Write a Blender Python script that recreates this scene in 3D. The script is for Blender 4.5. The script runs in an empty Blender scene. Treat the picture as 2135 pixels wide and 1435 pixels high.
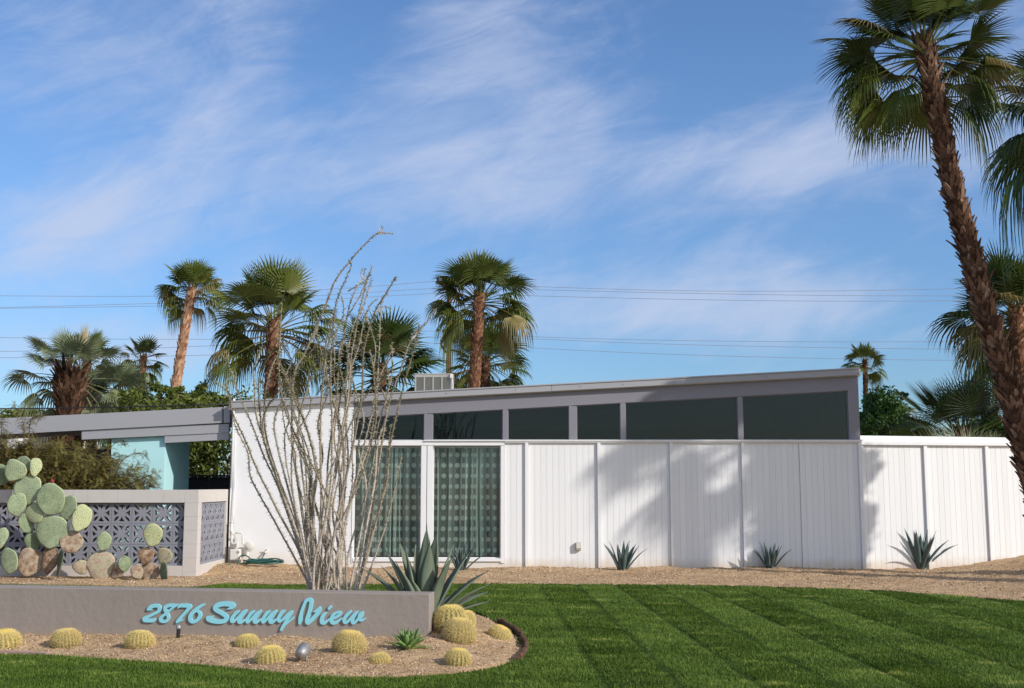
import bpy, math, random
import numpy as np
from mathutils import Vector, Matrix

# ------------------------------------------------------------------ camera, sky, sun
sc = bpy.context.scene
PITCH = math.radians(7.12); H = 1.393; FPX = 2350.0
cam = bpy.data.cameras.new('camera'); cam.sensor_width = 36; cam.lens = FPX/2135*36
cam.clip_start = .1; cam.clip_end = 3000
co = bpy.data.objects.new('camera', cam); sc.collection.objects.link(co)
co.location = (0, 0, H); co.rotation_euler = (math.pi/2+PITCH, 0, 0); sc.camera = co

AZ = math.radians(56); EL = math.radians(29)
SUN = Vector((math.cos(EL)*math.sin(AZ), -math.cos(EL)*math.cos(AZ), math.sin(EL)))
sl = bpy.data.lights.new('sun', 'SUN'); sl.energy = 3.85; sl.angle = math.radians(.5); sl.color = (1, .95, .87)
so = bpy.data.objects.new('sun', sl); sc.collection.objects.link(so)
so.rotation_euler = (-SUN).to_track_quat('-Z', 'Y').to_euler(); so.location = (10, -10, 20)
sc.view_settings.view_transform = 'Standard'; sc.view_settings.look = 'None'
sc.view_settings.exposure = 0.06; sc.view_settings.gamma = 1

W = bpy.data.worlds.new('World'); sc.world = W; W.use_nodes = True
nt = W.node_tree; nt.nodes.clear()
def nd(tree, t, **k):
    n = tree.nodes.new(t)
    for a, b in k.items():
        if a == 'inp':
            for q, w in b.items(): n.inputs[q].default_value = w
        else: setattr(n, a, b)
    return n
def lk(tree, a, b): tree.links.new(a, b)
sky = nd(nt, 'ShaderNodeTexSky', sky_type='NISHITA', sun_disc=False, sun_elevation=EL, sun_rotation=math.atan2(SUN.x, SUN.y), air_density=1.0, dust_density=.6, ozone_density=1.6, altitude=150)
tcw = nd(nt, 'ShaderNodeTexCoord'); sep = nd(nt, 'ShaderNodeSeparateXYZ'); lk(nt, tcw.outputs['Generated'], sep.inputs[0])
def M(tree, op, a, b=None, c=None, clamp=False):
    n = tree.nodes.new('ShaderNodeMath'); n.operation = op; n.use_clamp = clamp
    for i, x in enumerate((a, b, c)):
        if x is None: continue
        if isinstance(x, (int, float)): n.inputs[i].default_value = x
        else: tree.links.new(x, n.inputs[i])
    return n.outputs[0]
yy_ = M(nt, 'MAXIMUM', M(nt, 'ABSOLUTE', sep.outputs[1]), .25)
cu = M(nt, 'DIVIDE', sep.outputs[0], yy_); cv = M(nt, 'DIVIDE', sep.outputs[2], yy_)
cmb = nd(nt, 'ShaderNodeCombineXYZ'); lk(nt, cu, cmb.inputs[0]); lk(nt, cv, cmb.inputs[1])
def cloud_noise(rot, scl, loc, scale, detail, rough, dist):
    r = nd(nt, 'ShaderNodeMapping'); r.inputs['Rotation'].default_value = (0, 0, rot); lk(nt, cmb.outputs[0], r.inputs[0])
    mp = nd(nt, 'ShaderNodeMapping'); mp.inputs['Scale'].default_value = scl; mp.inputs['Location'].default_value = loc
    lk(nt, r.outputs[0], mp.inputs[0])
    n = nd(nt, 'ShaderNodeTexNoise', inp={'Scale': scale, 'Detail': detail, 'Roughness': rough, 'Distortion': dist}); lk(nt, mp.outputs[0], n.inputs['Vector'])
    return n.outputs[0]
n1 = cloud_noise(math.radians(-24), (1.0, 1.9, 1), (3.1, 1.7, 0), 3.8, 10, .58, .5)
n2 = cloud_noise(math.radians(-50), (1.0, 1.5, 1), (7.3, 2.2, 0), 2.2, 8, .6, .8)
n3 = cloud_noise(math.radians(-16), (1.0, 3.0, 1), (1.3, 9.2, 0), 9.0, 8, .65, .9)
def blob(px, py, rx, ry, wt):          # a patch of thin cloud in one direction of the sky
    a = (px-1067.5)/2350; b = (717.5-py)/2350; c0 = a/(math.cos(PITCH)-b*math.sin(PITCH)); c1 = (math.sin(PITCH)+b*math.cos(PITCH))/(math.cos(PITCH)-b*math.sin(PITCH))
    dx = M(nt, 'DIVIDE', M(nt, 'SUBTRACT', cu, c0), rx/2350); dy = M(nt, 'DIVIDE', M(nt, 'SUBTRACT', cv, c1), ry/2350)
    q = M(nt, 'ADD', M(nt, 'MULTIPLY', dx, dx), M(nt, 'MULTIPLY', dy, dy))
    return M(nt, 'MULTIPLY', M(nt, 'POWER', 2.718, M(nt, 'MULTIPLY', q, -1.0)), wt)
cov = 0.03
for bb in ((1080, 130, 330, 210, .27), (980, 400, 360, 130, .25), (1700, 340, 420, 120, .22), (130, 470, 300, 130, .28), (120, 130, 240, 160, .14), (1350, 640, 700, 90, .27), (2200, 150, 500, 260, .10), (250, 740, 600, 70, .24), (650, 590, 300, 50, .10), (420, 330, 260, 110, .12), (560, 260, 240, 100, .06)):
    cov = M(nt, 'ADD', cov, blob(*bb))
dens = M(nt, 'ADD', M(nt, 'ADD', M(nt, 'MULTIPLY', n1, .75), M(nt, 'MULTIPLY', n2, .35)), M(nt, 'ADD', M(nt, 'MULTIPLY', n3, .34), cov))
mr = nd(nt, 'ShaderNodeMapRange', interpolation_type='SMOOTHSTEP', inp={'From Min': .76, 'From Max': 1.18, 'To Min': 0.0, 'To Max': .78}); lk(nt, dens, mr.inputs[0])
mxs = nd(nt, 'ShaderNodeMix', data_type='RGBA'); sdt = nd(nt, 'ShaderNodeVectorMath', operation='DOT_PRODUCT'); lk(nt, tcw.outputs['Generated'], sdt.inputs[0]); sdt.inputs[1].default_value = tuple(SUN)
tow = nd(nt, 'ShaderNodeMapRange', interpolation_type='SMOOTHSTEP', inp={'From Min': -.05, 'From Max': .95}); lk(nt, sdt.outputs['Value'], tow.inputs[0])   # bright haze added around the sun, out of view, to lift and neutralise the ambient
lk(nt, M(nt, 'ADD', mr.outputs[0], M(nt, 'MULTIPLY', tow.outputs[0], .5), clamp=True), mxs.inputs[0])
hs = nd(nt, 'ShaderNodeHueSaturation', inp={'Hue': .503, 'Saturation': 1.15, 'Value': 1.19}); lk(nt, sky.outputs[0], hs.inputs['Color'])
el_ = nd(nt, 'ShaderNodeMapRange', interpolation_type='SMOOTHSTEP', inp={'From Min': -.02, 'From Max': .34}); lk(nt, sep.outputs[2], el_.inputs[0])
tn_ = nd(nt, 'ShaderNodeMix', data_type='RGBA'); lk(nt, el_.outputs[0], tn_.inputs[0]); tn_.inputs[6].default_value = (.46, .66, .92, 1); tn_.inputs[7].default_value = (.94, 1.03, 1.16, 1)
ml_ = nd(nt, 'ShaderNodeMix', data_type='RGBA', blend_type='MULTIPLY', inp={0: 1.0}); lk(nt, hs.outputs[0], ml_.inputs[6]); lk(nt, tn_.outputs[2], ml_.inputs[7])
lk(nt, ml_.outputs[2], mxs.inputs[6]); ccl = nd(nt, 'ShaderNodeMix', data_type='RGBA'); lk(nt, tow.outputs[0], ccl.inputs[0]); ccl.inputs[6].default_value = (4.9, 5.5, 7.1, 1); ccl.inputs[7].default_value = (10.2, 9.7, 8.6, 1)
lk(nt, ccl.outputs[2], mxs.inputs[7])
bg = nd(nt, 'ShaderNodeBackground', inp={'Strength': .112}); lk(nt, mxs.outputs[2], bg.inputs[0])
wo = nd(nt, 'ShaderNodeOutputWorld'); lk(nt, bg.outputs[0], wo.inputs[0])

# ------------------------------------------------------------------ helpers
CT, ST = math.cos(PITCH), math.sin(PITCH)
def ray(px, py):
    a = (px-1067.5)/FPX; b = (717.5-py)/FPX
    return (a, CT-b*ST, ST+b*CT)
def P(px, py, Y):
    d = ray(px, py); t = Y/d[1]; return Vector((d[0]*t, Y, H+d[2]*t))
def GP(px, py, z=0.):
    d = ray(px, py); t = (z-H)/d[2]; return Vector((d[0]*t, d[1]*t, z))
def sstep(a, b, x):
    t = np.clip((x-a)/(b-a), 0, 1); return t*t*(3-2*t)

class MB:
    def __init__(s): s.v = []; s.f = []; s.t = []; s.m = []
    def add(s, vs, fs, tint=.5, mi=0):
        b = len(s.v); s.v.extend([tuple(q) for q in vs]); s.f.extend([tuple(i+b for i in q) for q in fs])
        if isinstance(tint, (int, float)): s.t.extend([tint]*len(vs))
        else: s.t.extend(tint)
        s.m.extend([mi]*len(fs)); return s
    def box(s, x0, x1, y0, y1, z0, z1, tint=.5, mi=0, X=None):
        vs = [Vector((x, y, z)) for z in (z0, z1) for y in (y0, y1) for x in (x0, x1)]
        if X: vs = [X @ v for v in vs]
        return s.add(vs, [(0, 2, 3, 1), (4, 5, 7, 6), (0, 1, 5, 4), (2, 6, 7, 3), (0, 4, 6, 2), (1, 3, 7, 5)], tint, mi)
    def prism(s, poly, y0, y1, tint=.5, mi=0, X=None):     # polygon in XZ, extruded along Y
        n = len(poly); vs = [Vector((p[0], y0, p[1])) for p in poly]+[Vector((p[0], y1, p[1])) for p in poly]
        if X: vs = [X @ v for v in vs]
        fs = [tuple(range(n)), tuple(range(2*n-1, n-1, -1))]+[(i, i+n, (i+1) % n+n, (i+1) % n) for i in range(n)]
        return s.add(vs, fs, tint, mi)
    def tube(s, pts, rad, n=6, tint=.5, mi=0, cap=True):
        pts = [Vector(p) for p in pts]; k = len(pts)
        if isinstance(rad, (int, float)): rad = [rad]*k
        up = Vector((0.13, .21, .97)); vs = []; ts = []
        for i, p in enumerate(pts):
            d = (pts[min(i+1, k-1)]-pts[max(i-1, 0)])
            if d.length < 1e-9: d = Vector((0, 0, 1))
            d.normalize()
            a = d.cross(up)
            if a.length < .05: a = d.cross(Vector((1, 0, 0)))
            a.normalize(); b = d.cross(a); up = b.cross(d) if False else up
            for j in range(n):
                w = 2*math.pi*j/n; vs.append(p+(a*math.cos(w)+b*math.sin(w))*rad[i])
                ts.append(tint if isinstance(tint, (int, float)) else tint[i])
        fs = [(i*n+j, i*n+(j+1) % n, (i+1)*n+(j+1) % n, (i+1)*n+j) for i in range(k-1) for j in range(n)]
        if cap: fs += [tuple(range(n-1, -1, -1)), tuple((k-1)*n+j for j in range(n))]
        return s.add(vs, fs, ts, mi)
    def sphere(s, c, r, nu=10, nv=7, tint=.5, mi=0, X=None):
        if isinstance(r, (int, float)): r = (r, r, r)
        vs = [Vector((0, 0, -r[2]))]
        for i in range(1, nv):
            a = -math.pi/2+math.pi*i/nv
            for j in range(nu):
                w = 2*math.pi*j/nu; vs.append(Vector((math.cos(a)*math.cos(w)*r[0], math.cos(a)*math.sin(w)*r[1], math.sin(a)*r[2])))
        vs.append(Vector((0, 0, r[2])))
        if X: vs = [X @ v for v in vs]
        vs = [v+Vector(c) for v in vs]
        fs = [(0, 1+(j+1) % nu, 1+j) for j in range(nu)]
        for i in range(nv-2):
            for j in range(nu):
                a = 1+i*nu+j; b = 1+i*nu+(j+1) % nu; fs.append((a, b, b+nu, a+nu))
        L = len(vs)-1; o = 1+(nv-2)*nu
        fs += [(o+j, o+(j+1) % nu, L) for j in range(nu)]
        return s.add(vs, fs, tint, mi)
    def np_add(s, V, F, T):
        b = len(s.v); s.v.extend(map(tuple, V.tolist())); s.f.extend([tuple(i+b for i in q) for q in F.tolist()])
        s.t.extend(T.tolist()); s.m.extend([0]*len(F))
    def build(s, name, mats, parent=None, smooth=False, bevel=0):
        org = ORG.get(parent.name, Vector()) if parent else Vector()
        me = bpy.data.meshes.new(name)
        vv = s.v if org.length == 0 else [(v[0]-org[0], v[1]-org[1], v[2]-org[2]) for v in s.v]
        me.from_pydata(vv, [], s.f)
        return finish(me, name, mats, s.t, s.m, parent, smooth, bevel, org)
ORG = {}
def finish(me, name, mats, t, m, parent, smooth, bevel, org):
    if not isinstance(mats, (list, tuple)): mats = [mats]
    for q in mats: me.materials.append(q)
    a = me.color_attributes.new('tint', 'FLOAT_COLOR', 'POINT')
    tt = np.asarray(t, dtype=np.float32); arr = np.repeat(tt[:, None], 4, 1); arr[:, 3] = 1
    a.data.foreach_set('color', arr.ravel())
    if m is not None and any(m): me.polygons.foreach_set('material_index', np.asarray(m, dtype=np.int32))
    if smooth: me.polygons.foreach_set('use_smooth', np.ones(len(me.polygons), dtype=bool))
    me.update()
    o = bpy.data.objects.new(name, me); sc.collection.objects.link(o)
    if parent: o.parent = parent
    ORG[o.name] = org
    if bevel:
        b = o.modifiers.new('bevel', 'BEVEL'); b.width = bevel; b.segments = 2; b.limit_method = 'ANGLE'; b.angle_limit = .6
    return o
def mesh_np(name, V, F, mats, tint, parent=None, smooth=False):
    me = bpy.data.meshes.new(name); n = len(V); k = F.shape[1]
    org = ORG.get(parent.name, Vector()) if parent else Vector()
    V = V-np.array(org)[None, :]
    me.vertices.add(n); me.vertices.foreach_set('co', V.astype(np.float32).ravel())
    me.loops.add(F.size); me.loops.foreach_set('vertex_index', F.astype(np.int32).ravel())
    me.polygons.add(len(F)); me.polygons.foreach_set('loop_start', np.arange(0, F.size, k, dtype=np.int32))
    me.polygons.foreach_set('loop_total', np.full(len(F), k, dtype=np.int32)); me.update(calc_edges=True)
    return finish(me, name, mats, tint, None, parent, smooth, 0, org)
def tag(o, label=None, cat=None, group=None, kind=None):
    if label: o['label'] = label
    if cat: o['category'] = cat
    if group: o['group'] = group
    if kind: o['kind'] = kind
    return o
def root(name, loc, label, cat, group=None):
    o = bpy.data.objects.new(name, None); sc.collection.objects.link(o); o.location = loc
    o.empty_display_size = .2
    ORG[o.name] = Vector(loc); return tag(o, label, cat, group)
def copy_thing(r, loc, rz=0, scale=1, label=None):
    c = r.copy(); sc.collection.objects.link(c); c.location = loc; c.rotation_euler = (0, 0, rz)
    c.scale = scale if isinstance(scale, tuple) else (scale,)*3
    if label: c['label'] = label
    for ch in list(r.children):
        k = ch.copy(); sc.collection.objects.link(k); k.parent = c
    return c

# ------------------------------------------------------------------ materials
def mat(name, c, rough=.8, c2=None, nscale=4., nmix=.5, bump=0, bscale=60., spec=.3, tintc=None, stretch=(1, 1, 1), detail=6, metallic=0, extra=None, trans=0):
    """noise mix of two colours; tintc = (dark, mid, light) colours chosen by the mesh tint attribute"""
    m = bpy.data.materials.new(name); m.use_nodes = True; t = m.node_tree; t.nodes.clear()
    out = nd(t, 'ShaderNodeOutputMaterial'); bs = nd(t, 'ShaderNodeBsdfPrincipled')
    bs.inputs['Roughness'].default_value = rough; bs.inputs['Specular IOR Level'].default_value = spec; bs.inputs['Metallic'].default_value = metallic
    tc = nd(t, 'ShaderNodeTexCoord'); mp = nd(t, 'ShaderNodeMapping'); mp.inputs['Scale'].default_value = stretch; lk(t, tc.outputs['Object'], mp.inputs[0])
    n = nd(t, 'ShaderNodeTexNoise', inp={'Scale': nscale, 'Detail': detail, 'Roughness': .6}); lk(t, mp.outputs[0], n.inputs['Vector'])
    if tintc:
        at = nd(t, 'ShaderNodeAttribute', attribute_name='tint')
        f = M(t, 'ADD', at.outputs['Fac'], M(t, 'MULTIPLY', M(t, 'SUBTRACT', n.outputs[0], .5), nmix))
        cr = nd(t, 'ShaderNodeValToRGB'); e = cr.color_ramp.elements
        e[0].position = 0; e[1].position = 1; e[0].color = (*tintc[0], 1); e[1].color = (*tintc[-1], 1)
        for i, q in enumerate(tintc[1:-1]): x = e.new((i+1)/(len(tintc)-1)); x.color = (*q, 1)
        lk(t, f, cr.inputs[0]); col = cr.outputs[0]
    else:
        c2 = c2 or tuple(x*.85 for x in c)
        mrn = nd(t, 'ShaderNodeMapRange', inp={'From Min': .5-.25, 'From Max': .5+.25}); lk(t, n.outputs[0], mrn.inputs[0])
        mx = nd(t, 'ShaderNodeMix', data_type='RGBA'); lk(t, M(t, 'MULTIPLY', mrn.outputs[0], nmix*2, clamp=True), mx.inputs[0])
        mx.inputs[6].default_value = (*c, 1); mx.inputs[7].default_value = (*c2, 1); col = mx.outputs[2]
    if extra: col = extra(t, col, tc)
    lk(t, col, bs.inputs['Base Color'])
    if bump:
        nb = nd(t, 'ShaderNodeTexNoise', inp={'Scale': bscale, 'Detail': 5, 'Roughness': .6}); lk(t, mp.outputs[0], nb.inputs['Vector'])
        bp = nd(t, 'ShaderNodeBump', inp={'Strength': min(1, bump), 'Distance': .01*max(1, bump)}); lk(t, nb.outputs[0], bp.inputs['Height']); lk(t, bp.outputs[0], bs.inputs['Normal'])
    if trans:
        tr = nd(t, 'ShaderNodeBsdfTranslucent'); lk(t, col, tr.inputs[0]); ms = nd(t, 'ShaderNodeMixShader', inp={0: trans})
        lk(t, bs.outputs[0], ms.inputs[1]); lk(t, tr.outputs[0], ms.inputs[2]); lk(t, ms.outputs[0], out.inputs[0])
    else: lk(t, bs.outputs[0], out.inputs[0])
    return m
def stain_low(col2, z0, z1, amt):     # dirt splashed low on a wall, ragged with noise
    def f(t, col, tc):
        s = nd(t, 'ShaderNodeSeparateXYZ'); g = nd(t, 'ShaderNodeNewGeometry'); lk(t, g.outputs['Position'], s.inputs[0])
        n = nd(t, 'ShaderNodeTexNoise', inp={'Scale': 5., 'Detail': 6, 'Roughness': .7}); lk(t, g.outputs['Position'], n.inputs['Vector'])
        zz = M(t, 'SUBTRACT', s.outputs[2], M(t, 'MULTIPLY', M(t, 'SUBTRACT', n.outputs[0], .5), (z1-z0)*1.6))
        mr = nd(t, 'ShaderNodeMapRange', inp={'From Min': z0, 'From Max': z1, 'To Min': amt, 'To Max': 0}); lk(t, zz, mr.inputs[0])
        mx = nd(t, 'ShaderNodeMix', data_type='RGBA'); lk(t, mr.outputs[0], mx.inputs[0]); lk(t, col, mx.inputs[6]); mx.inputs[7].default_value = (*col2, 1)
        return mx.outputs[2]
    return f
def sign_extra(t, col, tc):
    c = stain_low((.36, .29, .22), .05, .14, .7)(t, col, tc)
    mp = nd(t, 'ShaderNodeMapping'); mp.inputs['Scale'].default_value = (5, 5, .35); lk(t, tc.outputs['Object'], mp.inputs[0])
    n = nd(t, 'ShaderNodeTexNoise', inp={'Scale': 1.6, 'Detail': 7, 'Roughness': .7}); lk(t, mp.outputs[0], n.inputs['Vector'])
    mr_ = nd(t, 'ShaderNodeMapRange', inp={'From Min': .50, 'From Max': .72, 'To Min': 0, 'To Max': .35}); lk(t, n.outputs[0], mr_.inputs[0])
    mx = nd(t, 'ShaderNodeMix', data_type='RGBA'); lk(t, mr_.outputs[0], mx.inputs[0]); lk(t, c, mx.inputs[6]); mx.inputs[7].default_value = (.22, .20, .185, 1)
    return mx.outputs[2]
m_gravel = mat('gravel_soil', (.50, .375, .25), .95, (.38, .265, .165), 1.6, .5, bump=1.0, bscale=90, spec=.1, detail=12)
def grav_extra(t, col, tc):
    v = nd(t, 'ShaderNodeTexVoronoi', inp={'Scale': 75.}); lk(t, tc.outputs['Object'], v.inputs['Vector'])
    hs_ = nd(t, 'ShaderNodeHueSaturation'); lk(t, col, hs_.inputs['Color'])
    s = nd(t, 'ShaderNodeSeparateColor'); lk(t, v.outputs['Color'], s.inputs[0])
    lk(t, M(t, 'ADD', M(t, 'MULTIPLY', s.outputs[0], .75), .60), hs_.inputs['Value']); return hs_.outputs[0]
m_gravel = mat('gravel_soil', (.56, .395, .235), .95, (.34, .215, .12), 1.1, .5, bump=1.0, bscale=70, spec=.1, detail=12, extra=grav_extra)
m_pebble = mat('pebble', None or (0, 0, 0), .9, nscale=30, nmix=.2, tintc=[(.10, .055, .03), (.36, .24, .14), (.56, .40, .26), (.80, .70, .56)], spec=.2)
m_turf = mat('turf_base', (.045, .085, .018), .95, (.03, .05, .012), 3, .5, bump=1, bscale=120, spec=.05)
m_grass = mat('grass_blade', (0, 0, 0), .6, nscale=1.1, nmix=.55, tintc=[(.040, .072, .008), (.100, .168, .022), (.178, .258, .042), (.34, .36, .09)], spec=.25, trans=.3, detail=4)
m_stucco = mat('white_stucco', (.80, .80, .82), .9, (.76, .76, .775), 1.5, .5, bump=.35, bscale=45, spec=.15, extra=stain_low((.62, .52, .40), .02, .30, .55))
m_white = mat('white_paint', (0, 0, 0), .6, nscale=.9, nmix=.9, tintc=[(.72, .715, .71), (.79, .79, .795), (.82, .82, .825)], bump=.2, bscale=14, spec=.3, stretch=(1, 1, .18), extra=stain_low((.60, .49, .37), -.02, .17, .7))
m_whitetrim = mat('white_trim', (.80, .80, .81), .5, (.77, .77, .78), 2, .5, bump=.05, spec=.3)
m_grey = mat('grey_paint', (.235, .230, .265), .55, (.215, .21, .24), 1.6, .5, bump=.15, bscale=25, spec=.3, stretch=(.35, 1, 1))
m_grey2 = mat('light_grey_fascia', (.36, .36, .385), .5, (.33, .33, .355), 2.2, .5, bump=.15, bscale=20, spec=.3, stretch=(.25, 1, 1))
m_roof = mat('roof_membrane', (.6, .6, .58), .9, (.5, .49, .46), 2, .5, bump=.3)
m_blk = mat('grey_block', (.56, .525, .50), .85, (.52, .485, .46), 3, .5, bump=.4, bscale=60, spec=.15)
m_breeze = mat('breeze_paint', (.26, .265, .31), .8, (.235, .238, .28), 3, .5, bump=.3, bscale=50, spec=.2)
m_sign = mat('sign_stucco', (.315, .272, .245), .85, (.275, .238, .214), .9, .5, bump=.55, bscale=16, spec=.2, detail=9, extra=sign_extra)
m_letter = mat('letter_paint', (.27, .64, .75), .45, (.255, .61, .72), 8, .4, spec=.4)
m_cyan = mat('aqua_wall', (.47, .76, .78), .8, (.45, .73, .76), 1.5, .5, bump=.15, bscale=40, spec=.2)
m_dark = mat('dark_grey', (.05, .05, .055), .7, spec=.3)
m_int = mat('room_inside', (.16, .17, .16), .9, (.11, .12, .11), 2, .5)
m_black = mat('black_metal', (.02, .02, .022), .5, spec=.4)
m_metal = mat('galvanised', (.42, .42, .43), .5, (.22, .21, .20), 25, .6, spec=.5, metallic=.5, bump=.2)
m_ac = mat('ac_beige', (.40, .385, .34), .6, (.35, .335, .30), 2, .5, spec=.3)
m_acd = mat('ac_louvre', (.31, .305, .28), .7, spec=.3)
m_wood = mat('pole_wood', (.14, .075, .05), .9, (.09, .05, .035), 8, .5, bump=.5, bscale=30, stretch=(1, 1, .1))
m_wire = mat('wire', (.30, .35, .44), .7, spec=.2)
m_hose = mat('hose_green', (.015, .10, .085), .35, (.01, .07, .06), 10, .5, spec=.5)
m_meter = mat('meter_paint', (.70, .69, .66), .6, (.60, .57, .52), 9, .5, bump=.2, spec=.3)
m_rust = mat('rusty_edging', (.14, .07, .045), .9, (.08, .045, .03), 14, .5, bump=.6)
m_kerb = mat('pink_kerb', (.46, .30, .26), .9, (.38, .25, .21), 4, .5, bump=.4)
m_leafp = mat('palm_frond', (0, 0, 0), .42, nscale=2.5, nmix=.35, tintc=[(.020, .034, .008), (.042, .072, .013), (.085, .125, .022), (.17, .19, .04), (.26, .20, .08)], spec=.45, trans=.22)
m_leafd = mat('palm_frond_dusty', (0, 0, 0), .5, nscale=2.5, nmix=.35, tintc=[(.05, .07, .035), (.10, .135, .065), (.17, .21, .11), (.27, .28, .15), (.42, .34, .20)], spec=.4, trans=.25)
m_trunk = mat('palm_trunk', (0, 0, 0), .95, nscale=9, nmix=.8, tintc=[(.030, .017, .011), (.10, .053, .034), (.20, .115, .076), (.36, .25, .18)], bump=.6, bscale=40, spec=.1)
m_trunkl = mat('palm_trunk_light', (0, 0, 0), .95, nscale=9, nmix=.8, tintc=[(.10, .045, .025), (.24, .12, .07), (.42, .24, .15), (.58, .40, .27)], bump=.6, bscale=40, spec=.1)
m_bush = mat('bush_leaf', (0, 0, 0), .5, nscale=2.2, nmix=.7, tintc=[(.025, .04, .008), (.07, .10, .016), (.16, .19, .032), (.32, .30, .06)], spec=.35, trans=.3)
m_bushd = mat('dark_bush_leaf', (0, 0, 0), .5, nscale=3, nmix=.4, tintc=[(.012, .035, .006), (.03, .08, .012), (.06, .13, .02), (.11, .17, .035)], spec=.35, trans=.25)
m_feather = mat('feathery_leaf', (0, 0, 0), .7, nscale=3, nmix=.4, tintc=[(.10, .065, .025), (.17, .145, .045), (.23, .21, .06), (.32, .24, .10)], spec=.2, trans=.3)
m_twig = mat('twig', (.20, .11, .06), .9, (.12, .07, .04), 20, .5)
m_oco = mat('ocotillo_stem', (0, 0, 0), .9, nscale=28, nmix=.9, tintc=[(.10, .075, .05), (.25, .205, .15), (.42, .36, .29), (.60, .54, .48)], bump=.7, bscale=80, spec=.1)
m_ocoleaf = mat('ocotillo_leaf', (0, 0, 0), .7, nscale=5, nmix=.4, tintc=[(.10, .16, .03), (.22, .29, .09), (.38, .42, .22)], trans=.3)
m_agave = mat('agave_blue', (0, 0, 0), .5, nscale=7, nmix=.35, tintc=[(.050, .070, .050), (.105, .135, .092), (.175, .205, .140), (.34, .35, .24)], spec=.3, bump=.15, bscale=30, stretch=(1, 1, .3))
m_agaved = mat('agave_dark', (0, 0, 0), .5, nscale=6, nmix=.35, tintc=[(.02, .045, .045), (.05, .085, .08), (.10, .14, .13), (.25, .27, .22)], spec=.35)
m_agaveg = mat('agave_green', (0, 0, 0), .45, nscale=6, nmix=.35, tintc=[(.05, .11, .03), (.12, .22, .06), (.22, .34, .10), (.45, .40, .12)], spec=.35, trans=.12)
m_bar = mat('barrel_skin', (.15, .17, .05), .7, (.09, .12, .03), 12, .5, spec=.2)
m_spine = mat('barrel_spine', (0, 0, 0), .5, nscale=14, nmix=.35, tintc=[(.36, .26, .13), (.70, .56, .26), (.92, .76, .34), (.98, .80, .26)], spec=.3, trans=.25)
m_pad = mat('pad_skin', (0, 0, 0), .65, nscale=14, nmix=.5, tintc=[(.06, .085, .05), (.20, .26, .155), (.36, .43, .265), (.50, .52, .28)], spec=.25, bump=.5, bscale=18)
m_cork = mat('pad_cork', (0, 0, 0), .95, nscale=11, nmix=1.7, tintc=[(.10, .06, .035), (.27, .17, .11), (.46, .37, .28), (.33, .37, .21)], spec=.1, bump=.8, bscale=50)
m_areole = mat('areole', (.16, .10, .05), .9, spec=.1)
m_fruit = mat('pear_fruit', (.30, .03, .025), .5, (.20, .02, .03), 20, .5)

def glass(name, tint, refl, rough=.0):
    m = bpy.data.materials.new(name); m.use_nodes = True; t = m.node_tree; t.nodes.clear()
    out = nd(t, 'ShaderNodeOutputMaterial'); tr = nd(t, 'ShaderNodeBsdfTransparent'); tr.inputs[0].default_value = (*tint, 1)
    gl = nd(t, 'ShaderNodeBsdfGlossy', inp={'Roughness': rough}); gl.inputs[0].default_value = (.92, .97, .95, 1)
    fr = nd(t, 'ShaderNodeFresnel', inp={'IOR': 1.5})
    nb = nd(t, 'ShaderNodeTexNoise', inp={'Scale': 1.1, 'Detail': 1}); g = nd(t, 'ShaderNodeNewGeometry'); lk(t, g.outputs['Position'], nb.inputs['Vector'])
    bp = nd(t, 'ShaderNodeBump', inp={'Strength': .25, 'Distance': .02}); lk(t, nb.outputs[0], bp.inputs['Height']); lk(t, bp.outputs[0], gl.inputs['Normal'])
    ms = nd(t, 'ShaderNodeMixShader'); lk(t, M(t, 'MULTIPLY', fr.outputs[0], refl, clamp=True), ms.inputs[0]); lk(t, tr.outputs[0], ms.inputs[1]); lk(t, gl.outputs[0], ms.inputs[2]); lk(t, ms.outputs[0], out.inputs[0])
    return m
m_glass = glass('window_glass', (.965, .985, .972), .8)
m_glassd = glass('clerestory_glass', (.55, .60, .585), .75)
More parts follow.
